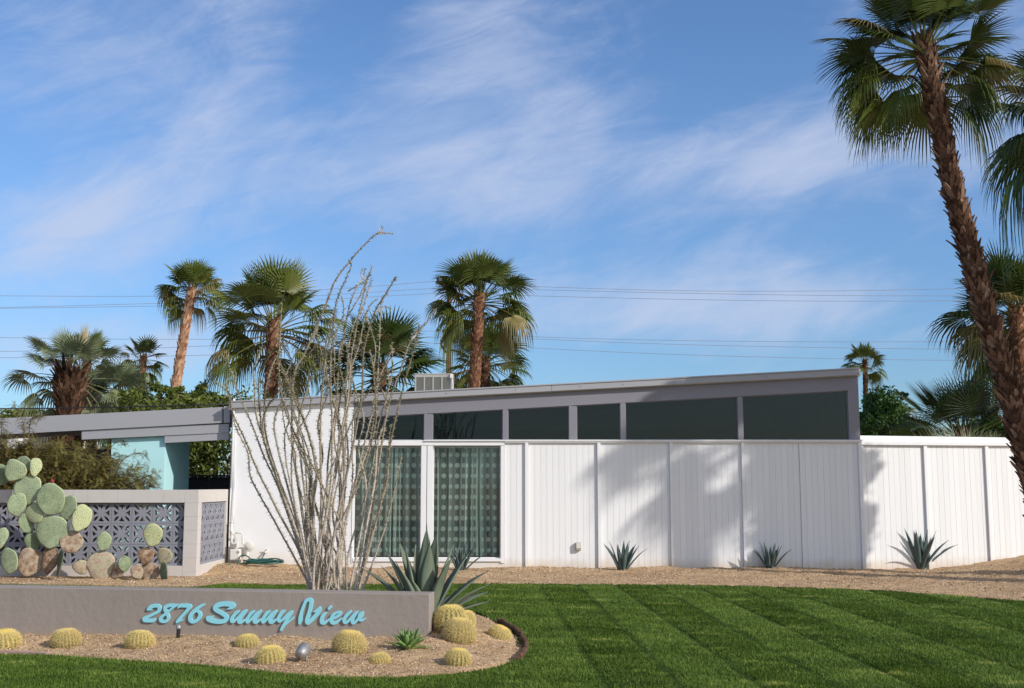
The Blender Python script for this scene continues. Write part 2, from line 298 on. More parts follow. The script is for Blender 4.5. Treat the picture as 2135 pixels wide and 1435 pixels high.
def curtain_mat():
    m = bpy.data.materials.new('dotted_sheer'); m.use_nodes = True; t = m.node_tree; t.nodes.clear()
    out = nd(t, 'ShaderNodeOutputMaterial'); uv = nd(t, 'ShaderNodeUVMap', uv_map='UVMap'); s = nd(t, 'ShaderNodeSeparateXYZ'); lk(t, uv.outputs[0], s.inputs[0])
    nz = nd(t, 'ShaderNodeTexNoise', noise_dimensions='1D', inp={'Scale': 9.0, 'Detail': 3, 'Roughness': .7}); lk(t, s.outputs[0], nz.inputs['W'])
    nf = nd(t, 'ShaderNodeMapRange', inp={'From Min': .38, 'From Max': .68}); lk(t, nz.outputs[0], nf.inputs[0])
    fu = M(t, 'SUBTRACT', M(t, 'FRACT', M(t, 'DIVIDE', s.outputs[0], .13)), .5); fv = M(t, 'SUBTRACT', M(t, 'FRACT', M(t, 'DIVIDE', s.outputs[1], .182)), .5)
    du = M(t, 'MULTIPLY', fu, .13); dv = M(t, 'MULTIPLY', fv, .182)
    d = M(t, 'SQRT', M(t, 'ADD', M(t, 'POWER', M(t, 'ABSOLUTE', du), 2), M(t, 'POWER', M(t, 'ABSOLUTE', dv), 2)))
    dot = nd(t, 'ShaderNodeMapRange', inp={'From Min': .040, 'From Max': .046, 'To Min': 1, 'To Max': 0}); lk(t, d, dot.inputs[0])
    df = nd(t, 'ShaderNodeBsdfDiffuse'); df.inputs[0].default_value = (.86, .98, .91, 1)
    tl = nd(t, 'ShaderNodeBsdfTranslucent'); tl.inputs[0].default_value = (.86, .98, .91, 1)
    a = nd(t, 'ShaderNodeMixShader', inp={0: .22}); lk(t, df.outputs[0], a.inputs[1]); lk(t, tl.outputs[0], a.inputs[2])
    tr = nd(t, 'ShaderNodeBsdfTransparent'); lw = nd(t, 'ShaderNodeLayerWeight', inp={'Blend': .35})
    base = M(t, 'ADD', M(t, 'MULTIPLY', M(t, 'POWER', lw.outputs['Facing'], 1.3), 1.2), M(t, 'ADD', M(t, 'MULTIPLY', nf.outputs[0], .40), .16), clamp=True)
    op = M(t, 'MAXIMUM', base, M(t, 'MULTIPLY', dot.outputs[0], M(t, 'ADD', M(t, 'MULTIPLY', nf.outputs[0], .45), .62, clamp=True)))
    ms = nd(t, 'ShaderNodeMixShader'); lk(t, op, ms.inputs[0]); lk(t, tr.outputs[0], ms.inputs[1]); lk(t, a.outputs[0], ms.inputs[2]); lk(t, ms.outputs[0], out.inputs[0])
    return m
m_curtain = curtain_mat()

# ------------------------------------------------------------------ ground
bed_px = [(-160, 1362), (0, 1369), (100, 1370), (200, 1377), (320, 1385), (420, 1391), (520, 1401), (611, 1411), (700, 1416), (770, 1418), (840, 1417), (898, 1414), (970, 1408), (1030, 1398), (1076, 1381), (1094, 1358), (1084, 1333), (1066, 1315), (1040, 1300), (1009, 1286), (974, 1271)]
bed = [GP(*p) for p in bed_px]; bed = [(p.x, p.y) for p in bed]
bed += [(-.50, 11.3), (-.95, 11.75), (-1.6, 11.9), (-2.3, 11.75), (-2.9, 11.3), (-5.6, 11.2), (-5.9, 10.4), (-5.6, 9.0)]
bed = np.array(bed)
def chaikin(p, k=2, closed=True):
    for _ in range(k):
        q = np.roll(p, -1, 0); a = .75*p+.25*q; b = .25*p+.75*q
        p = np.empty((2*len(a), p.shape[1])); p[0::2] = a; p[1::2] = b
    return p
bedc = chaikin(bed)
def poly_sd(x, y, poly):
    x = np.asarray(x, float); y = np.asarray(y, float); d = np.full(x.shape, 1e9); ins = np.zeros(x.shape, bool); n = len(poly)
    for i in range(n):
        ax, ay = poly[i]; bx, by = poly[(i+1) % n]; ex, ey = bx-ax, by-ay; L = ex*ex+ey*ey+1e-12
        t = np.clip(((x-ax)*ex+(y-ay)*ey)/L, 0, 1); d = np.minimum(d, (x-ax-t*ex)**2+(y-ay-t*ey)**2)
        c = ((ay > y) != (by > y)) & (x < (bx-ax)*(y-ay)/(by-ay+1e-15)+ax); ins ^= c
    d = np.sqrt(d); return np.where(ins, -d, d)
def wob(x, y, s, ph):
    return np.sin(x*s+ph)*np.cos(y*s*1.13+ph*1.7)+.5*np.sin(x*s*2.3+y*s*1.9+ph*2.1)+.25*np.sin(x*s*4.7-y*s*5.1+ph)
def Gs(x, y):    # smooth large-scale ground height
    x = np.asarray(x, float); y = np.asarray(y, float)
    g = .42*sstep(7.1, 11.5, x)*sstep(14.5, 19.5, y)+.09*sstep(-3.2, -4.5, x)*sstep(17.9, 19.2, y)*sstep(-12, -6, x)
    g = g-.05*np.exp(-((x-6.7)/1.2)**2)*sstep(17.5, 19.5, y)
    return g
def Gv(x, y):
    g = Gs(x, y); d = poly_sd(x, y, bedc)
    m = sstep(0, .9, -d)
    hill = .055+.19*np.exp(-((x+.35)/.45)**2-((y-10.38)/.42)**2)
    g = g+m*hill+.025*sstep(0, .12, -d)
    return g
def G(x, y): return float(Gv(np.array([x]), np.array([y]))[0])
far_px = [(-300, 1222), (0, 1221), (150, 1224), (300, 1227), (400, 1228), (470, 1219), (560, 1222), (700, 1222), (800, 1221), (1000, 1220), (1200, 1221), (1400, 1222), (1550, 1225), (1700, 1229), (1850, 1235), (2000, 1246), (2135, 1257), (2400, 1282)]
farl = np.array([GP(*p)[:2] for p in far_px])
lawn_poly = np.vstack([farl, np.array([[12, 3.0], [-13, 3.0], [-13, 16.0]])])
def lawn_f(x, y): return np.maximum(poly_sd(x, y, lawn_poly), -poly_sd(x, y, bedc)+.012)

xs = np.concatenate([[-700, -300, -120, -60, -30, -18, -12, -9, -7.5], np.arange(-6.4, 10.2, .05), [10.5, 11, 12, 14, 18, 30, 60, 120, 300, 700]])
ys = np.concatenate([[-300, -100, -40, -15, -5, 0, 3, 5, 6], np.arange(6.6, 20.4, .05), [21, 22, 24, 27, 32, 40, 60, 100, 200, 450, 900]])
GX, GY = np.meshgrid(xs, ys); gz = Gv(GX, GY)
rng = np.random.default_rng(5)
inner = (GX > -6.4) & (GX < 10.2) & (GY > 6.6) & (GY < 20.3)
nb = rng.normal(0, .005, gz.shape)
lf = lawn_f(GX, GY); bare = inner & (lf > .04)
rough_ = .012*wob(GX, GY, 3.1, .4)+.008*wob(GX, GY, 8.3, 1.9)+.004*wob(GX, GY, 19, 2.9)
gz = gz+np.where(bare, nb+rough_, 0)-np.where(lf < 0.0, .05, 0)
gd = np.abs(lf); gz = gz+np.where(bare & (gd < .35) & (GY > 12.5), .03*np.exp(-((gd-.12)/.08)**2)*np.clip(wob(GX, GY, 6.3, 3.3), 0, 1), 0)
V = np.stack([GX.ravel(), GY.ravel(), gz.ravel()], 1); nx = len(xs); ny = len(ys)
ii = (np.arange(ny-1)[:, None]*nx+np.arange(nx-1)[None, :]).ravel()
F = np.stack([ii, ii+1, ii+nx+1, ii+nx], 1)
tag(mesh_np('ground', V, F, m_gravel, np.full(len(V), .5), smooth=True), kind='structure')

def march(f, x0, x1, y0, y1, n, m, merge=True):
    """polygons of the region f<0 on a grid; returns verts(2D), faces, boundary edges"""
    X = np.linspace(x0, x1, n+1); Y = np.linspace(y0, y1, m+1); A, B = np.meshgrid(X, Y); Fv = f(A, B); Fv = np.where(np.abs(Fv) < 1e-7, 1e-7, Fv)
    vid = {}; vs = []; fs = []; ed = []
    def gv(k, p):
        if k not in vid: vid[k] = len(vs); vs.append(p)
        return vid[k]
    neg = Fv < 0
    for j in range(m):
        i = 0
        while i < n:
            q = (neg[j, i], neg[j, i+1], neg[j+1, i+1], neg[j+1, i])
            if not any(q): i += 1; continue
            if all(q):
                k = i
                if merge:
                    while k+1 < n and neg[j, k+2] and neg[j+1, k+2]: k += 1
                fs.append((gv((i, j), (X[i], Y[j])), gv((k+1, j), (X[k+1], Y[j])), gv((k+1, j+1), (X[k+1], Y[j+1])), gv((i, j+1), (X[i], Y[j+1]))))
                i = k+1; continue
            cs = [(i, j), (i+1, j), (i+1, j+1), (i, j+1)]; pl = []; cut = []
            for a in range(4):
                c, d = cs[a], cs[(a+1) % 4]; fc, fd = Fv[c[1], c[0]], Fv[d[1], d[0]]
                if fc < 0: pl.append(gv(c, (X[c[0]], Y[c[1]])))
                if (fc < 0) != (fd < 0):
                    t = fc/(fc-fd); k = ('e',)+tuple(sorted((c, d)))
                    w = gv(k, (X[c[0]]+(X[d[0]]-X[c[0]])*t, Y[c[1]]+(Y[d[1]]-Y[c[1]])*t)); pl.append(w); cut.append((w, fc < 0))
            if len(pl) > 2: fs.append(tuple(pl))
            if len(cut) == 2:
                a = [c for c, o in cut if o][0]; b = [c for c, o in cut if not o][0]; ed.append((a, b))
            i += 1
    return vs, fs, ed

vs, fs, ed = march(lawn_f, -9, 11, 5.2, 16.6, 250, 150, False)
arr = np.array(vs); z = Gs(arr[:, 0], arr[:, 1])+.012
mb = MB(); n0 = len(vs)
mb.add([(a, b, c) for (a, b), c in zip(vs, z)]+[(a, b, c-.06) for (a, b), c in zip(vs, z)], list(fs)+[(a, b, b+n0, a+n0) for a, b in ed])
tag(mb.build('lawn', m_turf, smooth=False), kind='structure')
# near part of the lawn, out of the frame
mb = MB(); mb.box(-13, 12, 1.0, 5.2, -.04, .010); tag(mb.build('lawn', m_turf), kind='structure')

# grass blades
def blades(N, seed, ymin, ymax):
    r = np.random.default_rng(seed)
    y = ymin+(ymax-ymin)*r.random(N)**1.25
    x = (r.random(N)*2-1)*(y*.475+.7)
    keep = lawn_f(x, y) < .015
    x = x[keep]; y = y[keep]; n = len(x)
    st = (x+.035*(y-8)-.12)/.53
    fr = st-np.floor(st); band = (np.floor(st).astype(int) % 2)
    edge = np.minimum(fr, 1-fr)*.53
    groove = np.exp(-(edge/.035)**2)
    right = sstep(-.2, .9, x)
    h = (.017+.016*r.random(n)**1.5)*(1-.65*groove*right)
    a = r.random(n)*2*np.pi
    lean = .006+.014*r.random(n)
    ly = np.where(band == 0, 1, -1)*.007*right*np.clip(.6+wob(x, y, 1.3, 4.1), 0, 1.3)
    tx = x+np.cos(a)*lean; ty = y+np.sin(a)*lean+ly; z0 = Gs(x, y)+.008
    w = .0026+.0016*r.random(n)+.00025*y; b = r.random(n)*np.pi
    bx = np.cos(b)*w; by = np.sin(b)*w
    V = np.empty((n, 3, 3)); V[:, 0] = np.stack([x-bx, y-by, z0], 1); V[:, 1] = np.stack([x+bx, y+by, z0], 1); V[:, 2] = np.stack([tx, ty, z0+h], 1)
    patch = wob(x*.7, y*2.2, 1.9, .8)*.08+wob(x, y*2, 5.1, 2.8)*.06+wob(x, y*1.5, 14., 1.8)*.03
    yel = np.clip(wob(x, y*1.9, 3.3, 5.1)-.85, 0, 1)*.8+np.clip(wob(x, y*1.7, 9.1, 1.1)-1.15, 0, 1)*.9
    tint = .40+.20*(r.random(n)-.5)*2+patch+np.where(band == 0, .065, -.07)*right*np.clip(.8+.6*wob(x, y, .9, 2.2), .1, 1.6)-.26*groove*right*np.clip(.7+wob(x, y, 2.2, 1.1), 0, 1.3)+yel
    t = np.repeat(tint[:, None], 3, 1); t[:, :2] -= .12
    return V.reshape(-1, 3), t.ravel()
Vb, Tb = blades(800000, 3, 6.6, 16.3)
Fb = np.arange(len(Vb)).reshape(-1, 3)
g = mesh_np('grass', Vb, Fb, m_grass, np.clip(Tb, 0, 1))
tag(g, 'mown bright green lawn grass with diagonal mower stripes', 'grass', kind='stuff')

# loose pebbles
def pebbles(N, seed):
    r = np.random.default_rng(seed); y = 7.6+12*r.random(N)**1.5; x = (r.random(N)*2-1)*(y*.47+.5)
    d = lawn_f(x, y); keep = (d > .01) & ~((x < -4.8) & (y > 17.6)) & (y < 19.45)
    x = x[keep]; y = y[keep]; n = len(x); s = (.0022+.0060*r.random(n)**4.0)*(1+.07*(y-8))
    z = Gv(x, y)+.012*wob(x, y, 3.1, .4)+.008*wob(x, y, 8.3, 1.9)+.004*wob(x, y, 19, 2.9)+s*.3
    o = np.array([[1, 0, 0], [0, 1, 0], [-1, 0, 0], [0, -1, 0], [0, 0, .8], [0, 0, -.8]])
    V = np.stack([x, y, z], 1)[:, None, :]+o[None]*s[:, None, None]*(1+.5*(r.random((n, 6, 1))-.5))
    a = r.random(n)*6.28; c, q = np.cos(a)[:, None], np.sin(a)[:, None]; dx = V[:, :, 0]-x[:, None]; dy = V[:, :, 1]-y[:, None]
    V[:, :, 0] = x[:, None]+c*dx-q*dy; V[:, :, 1] = y[:, None]+q*dx+c*dy
    f = np.array([[0, 1, 4], [1, 2, 4], [2, 3, 4], [3, 0, 4], [1, 0, 5], [2, 1, 5], [3, 2, 5], [0, 3, 5]])
    F = (np.arange(n)*6)[:, None, None]+f[None]; t = np.repeat(r.random(n), 6)
    return V.reshape(-1, 3), F.reshape(-1, 3), t
Vp, Fp, Tp = pebbles(190000, 8)
tag(mesh_np('gravel', Vp, Fp, m_pebble, Tp), 'loose tan gravel scattered over the desert planting beds', 'gravel', kind='stuff')
# soil clods where the border meets the lawn
mb = MB(); rr = random.Random(4)
for _ in range(260):
    px = rr.uniform(0, 2135); i = rr.randrange(len(farl)-1); t = rr.random()
    p = farl[i]*(1-t)+farl[i+1]*t; x, y = p[0], p[1]+abs(rr.gauss(.10, .10)); s = rr.uniform(.008, .026)
    if lawn_f(np.array([x]), np.array([y]))[0] < .02 or abs(x) > .47*y+.5: continue
    mb.sphere((x, y, G(x, y)+s*.3), (s*rr.uniform(.8, 1.4), s, s*.6), 6, 4, rr.random()*.35, X=Matrix.Rotation(rr.random()*6, 3, 'Z'))
tag(mb.build('soil_clods', m_pebble), 'dark crumbly soil clods along the lawn edge', 'soil', kind='stuff')

# ------------------------------------------------------------------ house
Y0 = 19.5
def X_(px, Y=Y0): return P(px, 1000, Y).x
def Z_(py, Y=Y0): return P(1067.5, py, Y).z
xL, xR = X_(480), X_(1797)
ra, rb = P(488, 837, Y0-.1), P(1790, 768, Y0-.1)
rs = (rb.z-ra.z)/(rb.x-ra.x)
def rz(x): return ra.z+(x-ra.x)*rs
ta, tb = P(737, 871, Y0), P(1774, 814, Y0); tslope = (tb.z-ta.z)/(tb.x-ta.x)
def zt(x): return ta.z+(x-ta.x)*tslope
FT = .125
YB = 25.0
house = root('house', (0, Y0, 0), 'single storey white desert house with sloping grey roof and clerestory windows', 'house')
zs = Z_(918); zs2 = Z_(923); zsb = Z_(929)
xw0, xw1 = X_(735), X_(1052)
mb = MB(); mb.prism([(xL, -.15), (xw0, -.15), (xw0, rz(xw0)-FT), (xL, rz(xL)-FT)], Y0, Y0+.2); mb.build('stucco_wall', m_stucco, house, bevel=.006)
mb = MB()   # side, back walls and floor
mb.box(xL, xL+.15, Y0+.2, YB, -.15, rz(xL)-FT-.003); mb.box(xR-.15, xR, Y0+.25, YB, -.15, rz(xR-.15)-FT-.003)
mb.prism([(xL, -.15), (xR, -.15), (xR, rz(xR)-FT-.004), (xL, rz(xL)-FT-.004)], YB, YB+.15)
mb.build('outer_wall', m_stucco, house)
mb = MB()
mb.box(xL+.16, xR-.16, Y0+.26, YB-.02, .0, .05); mb.box(xL+.16, xL+.2, Y0+.26, YB-.02, .05, 2.6)
mb.box(xR-.2, xR-.16, Y0+.26, YB-.02, .05, 3.1); mb.box(xL+.2, xR-.2, YB-.06, YB-.02, .05, 2.6)
mb.box(X_(896), X_(884), Y0+.4, YB-.3, .05, 2.5)
mb.build('room_lining', m_int, house)
mb = MB(); mb.prism([(xL-.03, rz(xL-.03)-FT), (xR+.03, rz(xR+.03)-FT), (xR+.03, rz(xR+.03)-.004), (xL-.03, rz(xL-.03)-.004)], Y0-.055, YB+.4); mb.build('roof', m_roof, house)
mb = MB()   # fascia board with a small drip edge on top and shallow joints
e0, e1 = xL-.03, xR+.0
for a, b in ((e0, X_(1150)), (X_(1150)+.004, e1)):
    mb.prism([(a, rz(a)-FT+.01), (b, rz(b)-FT+.01), (b, rz(b)-.012), (a, rz(a)-.012)], Y0-.10, Y0-.058)
mb.prism([(e0, rz(e0)-.012), (e1, rz(e1)-.012), (e1, rz(e1)+.012), (e0, rz(e0)+.012)], Y0-.115, Y0-.04)
mb.build('fascia', m_grey2, house, bevel=.004)
for px in (930, 1075, 1210, 1300, 1420, 1600): mb = MB(); mb.sphere((X_(px), Y0-.102, rz(X_(px))-.06), (.008, .005, .008), 6, 4); mb.build('fascia_screw', m_black, house)
mb = MB()   # header band over the clerestory windows, corner post
mb.prism([(xw0, zt(xw0)), (xR, zt(xR)), (xR, rz(xR)-FT-.001), (xw0, rz(xw0)-FT-.001)], Y0, Y0+.2)
xe = X_(1774)
mb.prism([(xe, zs), (xR, zs), (xR, zt(xR)-.0005), (xe, zt(xe)-.0005)], Y0, Y0+.2)
mb.build('header_band', m_grey, house, bevel=.004)
wins = [(737, 883), (900.5, 1048), (1058.7, 1187), (1203, 1295), (1305.5, 1541.6), (1552, 1774)]
for i in range(len(wins)-1):
    a, b = X_(wins[i][1]), X_(wins[i+1][0]); mb = MB()
    if b-a > .1:
        mb.prism([(a, zs), (a+.05, zs), (a+.05, zt(a+.05)-.001), (a, zt(a)-.001)], Y0-.004, Y0+.16)
        mb.prism([(a+.05, zs), (b, zs), (b, zt(b)-.001), (a+.05, zt(a+.05)-.001)], Y0+.012, Y0+.16)
    else: mb.prism([(a, zs), (b, zs), (b, zt(b)-.001), (a, zt(a)-.001)], Y0-.003, Y0+.16)
    mb.build('window_post', m_grey, house, bevel=.003)
for i, (p, q) in enumerate(wins):
    a, b = X_(p), X_(q); w = .014; mb = MB()
    mb.prism([(a, zs), (a+w, zs), (a+w, zt(a+w)), (a, zt(a))], Y0+.03, Y0+.08); mb.prism([(b-w, zs), (b, zs), (b, zt(b)), (b-w, zt(b-w))], Y0+.03, Y0+.08)
    mb.box(a+w, b-w, Y0+.03, Y0+.08, zs, zs+w); mb.prism([(a+w, zt(a+w)-w), (b-w, zt(b-w)-w), (b-w, zt(b-w)), (a+w, zt(a+w))], Y0+.03, Y0+.08)
    f = mb.build('clerestory_window', m_grey, house)
    mb = MB(); mb.prism([(a+w, zs+w), (b-w, zs+w), (b-w, zt(b-w)-w), (a+w, zt(a+w)-w)], Y0+.05, Y0+.056); mb.build('pane', m_glassd, f)
# white sill board, thick over the tall windows
mb = MB(); mb.box(xw0, X_(883), Y0-.02, Y0+.22, zsb, zs-.0015); mb.box(X_(883)+.002, xw1, Y0-.02, Y0+.22, zsb, zs-.0015)
mb.box(xw1, xR+.015, Y0-.035, Y0+.22, zs2, zs-.0015); mb.box(X_(884), xR+.02, Y0-.05, Y0-.036, zs-.016, zs+.004)
mb.build('sill_board', m_whitetrim, house, bevel=.003)
# tall windows
zb = Z_(1164); zb0 = .07
for (p, q) in ((738, 877.5), (903, 1043.5)):
    a, b = X_(p), X_(q); w = .012; mb = MB()
    for bx in ((a, a+w, zb, zsb), (b-w, b, zb, zsb), (a+w, b-w, zb, zb+w), (a+w, b-w, zsb-w, zsb-.001)): mb.box(bx[0], bx[1], Y0+.05, Y0+.10, bx[2], bx[3])
    f = mb.build('tall_window', m_whitetrim, house)
    mb = MB(); mb.box(a+w, b-w, Y0+.07, Y0+.076, zb+w, zsb-w); mb.build('pane', m_glass, f)
    n = 900; cv = []; cf = []; uu = []; L = 0; prev = None; r = random.Random(int(p))
    ph = [r.uniform(0, 6.28) for _ in range(6)]; yy = []
    zt_, zb_ = zsb-.02, zb+.02
    for k in range(n+1):
        q_ = a-.02+(b-a+.04)*k/n
        th_ = q_*58+ph[0]+2.4*math.sin(q_*6.1+ph[1])+1.3*math.sin(q_*14.7+ph[2]); am = .020+.014*math.sin(q_*9+ph[3])+.010*math.sin(q_*23+ph[4])
        x = min(max(q_+am*math.sin(th_), a-.03), b+.03); y = Y0+.26+am*1.0*math.cos(th_)+.02*math.sin(q_*8+ph[5])
        if prev: L += math.hypot(x-prev[0], y-prev[1])
        prev = (x, y); yy.append((x, y, L))
    rows = 8
    for j in range(rows+1):
        v = j/rows
        for (x, y, L_) in yy: cv.append((x+.012*math.sin(3*v+x*5), Y0+.26+(y-Y0-.26)*(.75+.5*v), zt_+(zb_-zt_)*v)); uu.append((L_, (zt_+(zb_-zt_)*v)))
    for j in range(rows):
        for k in range(n): cf.append((j*(n+1)+k, j*(n+1)+k+1, (j+1)*(n+1)+k+1, (j+1)*(n+1)+k))
    mb = MB(); mb.add(cv, cf); c = mb.build('curtain', m_curtain, house, smooth=True)
    uvl = c.data.uv_layers.new(name='UVMap'); li = np.empty(len(c.data.loops), dtype=np.int32); c.data.loops.foreach_get('vertex_index', li)
    uvl.data.foreach_set('uv', np.array(uu, dtype=np.float32)[li].ravel())
    mb = MB(); mb.box(a, b, Y0+.22, Y0+.30, zsb-.035, zsb-.02); mb.build('curtain_rail', m_whitetrim, house)
mb = MB()
mb.box(xw0, X_(737.5), Y0-.01, Y0+.2, zb0, zsb-.001); mb.box(X_(878), X_(889), Y0-.012, Y0+.2, zb, zsb-.001); mb.box(X_(890.5), X_(902.5), Y0-.012, Y0+.2, zb, zsb-.001)
mb.box(X_(889), X_(890.5), Y0+.03, Y0+.2, zb, zsb-.001); mb.box(X_(1044), xw1-.002, Y0-.012, Y0+.2, zb0, zsb-.001)
mb.box(X_(738), X_(1044)-.002, Y0-.02, Y0+.2, zb-.055, zb-.002)
mb.build('window_trim', m_whitetrim, house, bevel=.003)
mb = MB(); mb.box(xw0+.001, xw1, Y0+.01, Y0+.2, -.12, zb-.057); mb.build('plinth', m_stucco, house, bevel=.006)
# vertical board siding
mb = MB(); x = xw1+.004; rr = random.Random(6)
mb.box(xw1, xR, Y0+.016, Y0+.2, -.12, zs2-.002)
bats = [1098, 1249, 1400, 1550]
gaps = [X_(p) for p in bats]
while x < xR-.03:
    w = .1035; nx_ = min(x+w, xR-.002)
    mb.box(x, nx_-.0035, Y0+.010+rr.uniform(-.0008, .0008), Y0+.034, -.1, zs2-.003, tint=rr.uniform(.3, .75)); x = nx_
mb.build('siding', m_white, house)
for p in bats+[1670]:
    mb = MB(); c = X_(p); hw = .028 if p != 1670 else .016; mb.box(c-hw, c+hw, Y0-(.03 if p != 1670 else .012), Y0+.003, -.1, zs2-.004); mb.build('batten', m_white, house, bevel=.004)
mb = MB(); mb.box(xR-.05, xR+.012, Y0-.03, Y0+.2, -.1, zs2-.004); mb.build('corner_board', m_white, house, bevel=.004)
# white standpipe on the left corner
mb = MB(); mb.tube([(xL+.03, Y0-.03, 1.35), (xL+.03, Y0-.03, rz(xL)-.0), (xL+.03, Y0-.03, rz(xL)+.05)], .018, 8, mi=0)
mb.tube([P(488, 848, Y0-.03), P(491, 900, Y0-.03), P(489, 960, Y0-.03), P(490, 1010, Y0-.03), P(486, 1070, Y0-.03), P(487, 1092, Y0-.04)], .008, 6)
mb.build('corner_pipe', m_whitetrim, house, smooth=True)
for (px, py, Y) in ((1206, 1139, Y0),):
    c = P(px, py, Y0); r0 = root('outlet_box', (c.x, Y0, c.z), 'small beige weatherproof outlet box on the white board siding', 'outlet box')
    mb = MB(); mb.box(c.x-.048, c.x+.045, Y0-.055, Y0+.004, c.z-.07, c.z+.065); mb.build('body', m_ac, r0, bevel=.008)
    mb = MB(); mb.box(c.x-.04, c.x+.037, Y0-.064, Y0-.0552, c.z-.035, c.z+.058); mb.build('cover', m_meter, r0, bevel=.003)

# AC unit on the roof
YA = 21.2; a = P(864, 812, YA); b = P(942, 779, YA); zr = rz(0)-.4
ac = root('rooftop_air_conditioner', ((a.x+b.x)/2, YA, rz(a.x)-.02), 'beige louvred evaporative cooler box standing on the roof', 'air conditioner')
zb_ac = rz(b.x)-.012
mb = MB(); mb.box(a.x, b.x, YA+.012, YA+.8, zb_ac, b.z-.02); mb.build('cabinet', m_ac, ac, bevel=.008)
mb = MB(); mb.box(a.x-.015, b.x+.015, YA-.006, YA+.815, b.z-.02, b.z); mb.build('lid', m_ac, ac, bevel=.005)
mb = MB(); w = (b.x-a.x-.13)/4
for i in range(5):
    x = a.x+.02+i*(w+.0225); mb.box(x-.012, x+.012, YA-.002, YA+.014, zb_ac+.004, b.z-.022)
mb.box(a.x+.032, b.x-.02, YA, YA+.013, zb_ac+.004, zb_ac+.02); mb.box(a.x+.032, b.x-.02, YA, YA+.013, b.z-.07, b.z-.022); mb.build('louvre_frame', m_ac, ac)
mb = MB(); z = zb_ac+.02
while z < b.z-.075:
    mb.add([(a.x+.03, YA+.010, z), (b.x-.04, YA+.010, z), (b.x-.04, YA+.002, z+.01), (a.x+.03, YA+.002, z+.01)], [(0, 1, 2, 3)]); z += .014
mb.build('louvres', m_acd, ac)
mb = MB(); mb.box(b.x-.03, b.x+.03, YA-.04, YA-.007, b.z-.09, b.z-.01); mb.tube([(b.x+.005, YA-.02, b.z-.09), (b.x+.02, YA-.02, b.z-.2), (b.x+.02, YA-.02, zb_ac)], .012, 6); mb.build('junction_box', m_meter, ac)

# ------------------------------------------------------------------ carport on the left
cp = root('carport', (-7, 19.6, 0), 'grey sloping beam roof over an aqua walled carport left of the house', 'carport')
YC = 19.62
def beam(py0, py1, px0, pyb0, pyb1, px1, y0, y1, ext=None, m=None, name='beam'):
    A, Bq = P(px0, py0, y0), P(px1, py1, y0); C, D = P(px0, pyb0, y0), P(px1, pyb1, y0)
    if ext:
        k = (ext-A.x)/(Bq.x-A.x); A = A.lerp(Bq, k); C = C.lerp(D, k)
    mb = MB(); mb.prism([(C.x, C.z), (D.x, D.z), (Bq.x, Bq.z), (A.x, A.z)], y0, y1); return mb.build(name, m or m_grey2, cp, bevel=.004)
beam(872.6, 849, 0, 906.7, 882, 463, YC, YC+.06, ext=-13, name='fascia_beam')
beam(847.6, 847, 466, 882, 881.4, 479, YC+.02, YC+.06, name='beam_end')
beam(917-22, 884, 170, 917, 902.3, 477, YC+.03, YC+.075, name='soffit_board')
beam(909.5, 903, 343, 924, 917, 477, YC+.045, YC+.085, name='inner_beam')
tA, tB = P(0, 872.6, YC), P(463, 849, YC); cs = (tB.z-tA.z)/(tB.x-tA.x)
def cz(x): return tA.z+(x-tA.x)*cs
mb = MB(); mb.prism([(-13, cz(-13)-.14), (xL-.01, cz(xL)-.14), (xL-.01, cz(xL)-.01), (-13, cz(-13)-.01)], YC+.09, 23.2); mb.build('roof_slab', m_grey, cp)
xa, xb = X_(229, 19.74), X_(342, 19.74)
mb = MB(); mb.prism([(xa, 0), (xb, 0), (xb, cz(xb)-.143), (xa, cz(xa)-.143)], 19.74, 21.25); mb.build('aqua_wall', m_cyan, cp, bevel=.004)
mb = MB(); mb.box(-13, xa-.02, 22.2, 22.4, 0, 2.1); mb.build('back_wall', m_grey, cp)
df = root('dark_fence', (-7, 24, 0), 'dark grey panel fence seen through the carport opening', 'fence')
for i in range(7):
    x = -10+.72*i; mb = MB(); mb.box(x, x+.7, 24, 24.06, 0, 1.555); mb.build('panel', m_dark, df)
mb = MB(); mb.box(-10, -5.2, 23.97, 24.09, 1.56, 1.60); mb.build('top_rail', m_dark, df)
cb = root('roof_cable', P(150, 849, 20.5), 'thick black cable stretched just above the carport roof', 'cable')
cpts = [P(-120, 854, 20.6), P(30, 852, 20.6), P(110, 851.5, 20.6), P(200, 849.5, 20.6), P(268, 848.5, 20.6), P(400, 845.5, 20.6), P(486, 842, 20.6)]
mb = MB(); mb.tube(cpts, .011, 6); mb.build('cable', m_black, cb, smooth=True)
for q in (cpts[0], cpts[4]): mb = MB(); mb.tube([(q.x, q.y, cz(q.x)-.02), (q.x, q.y, q.z-.008)], .014, 6); mb.build('cable_post', m_black, cb)
# white flat roofed neighbour
nb_ = root('neighbour_house', (-16, 33, 0), 'pale low neighbour house whose white roof shows above the carport', 'house')
a = P(-400, 866, 33); b = P(30, 872, 33)
mb = MB(); mb.box(a.x, b.x, 33.3, 40, 0, b.z-.25); mb.build('wall', m_stucco, nb_)
mb = MB(); mb.prism([(a.x, b.z-.25), (b.x+.3, b.z-.25), (b.x+.3, b.z-.12), (a.x+(b.x-a.x)*.6, b.z+.1), (a.x, b.z+.1)], 33, 40.3); mb.build('roof', m_whitetrim, nb_)

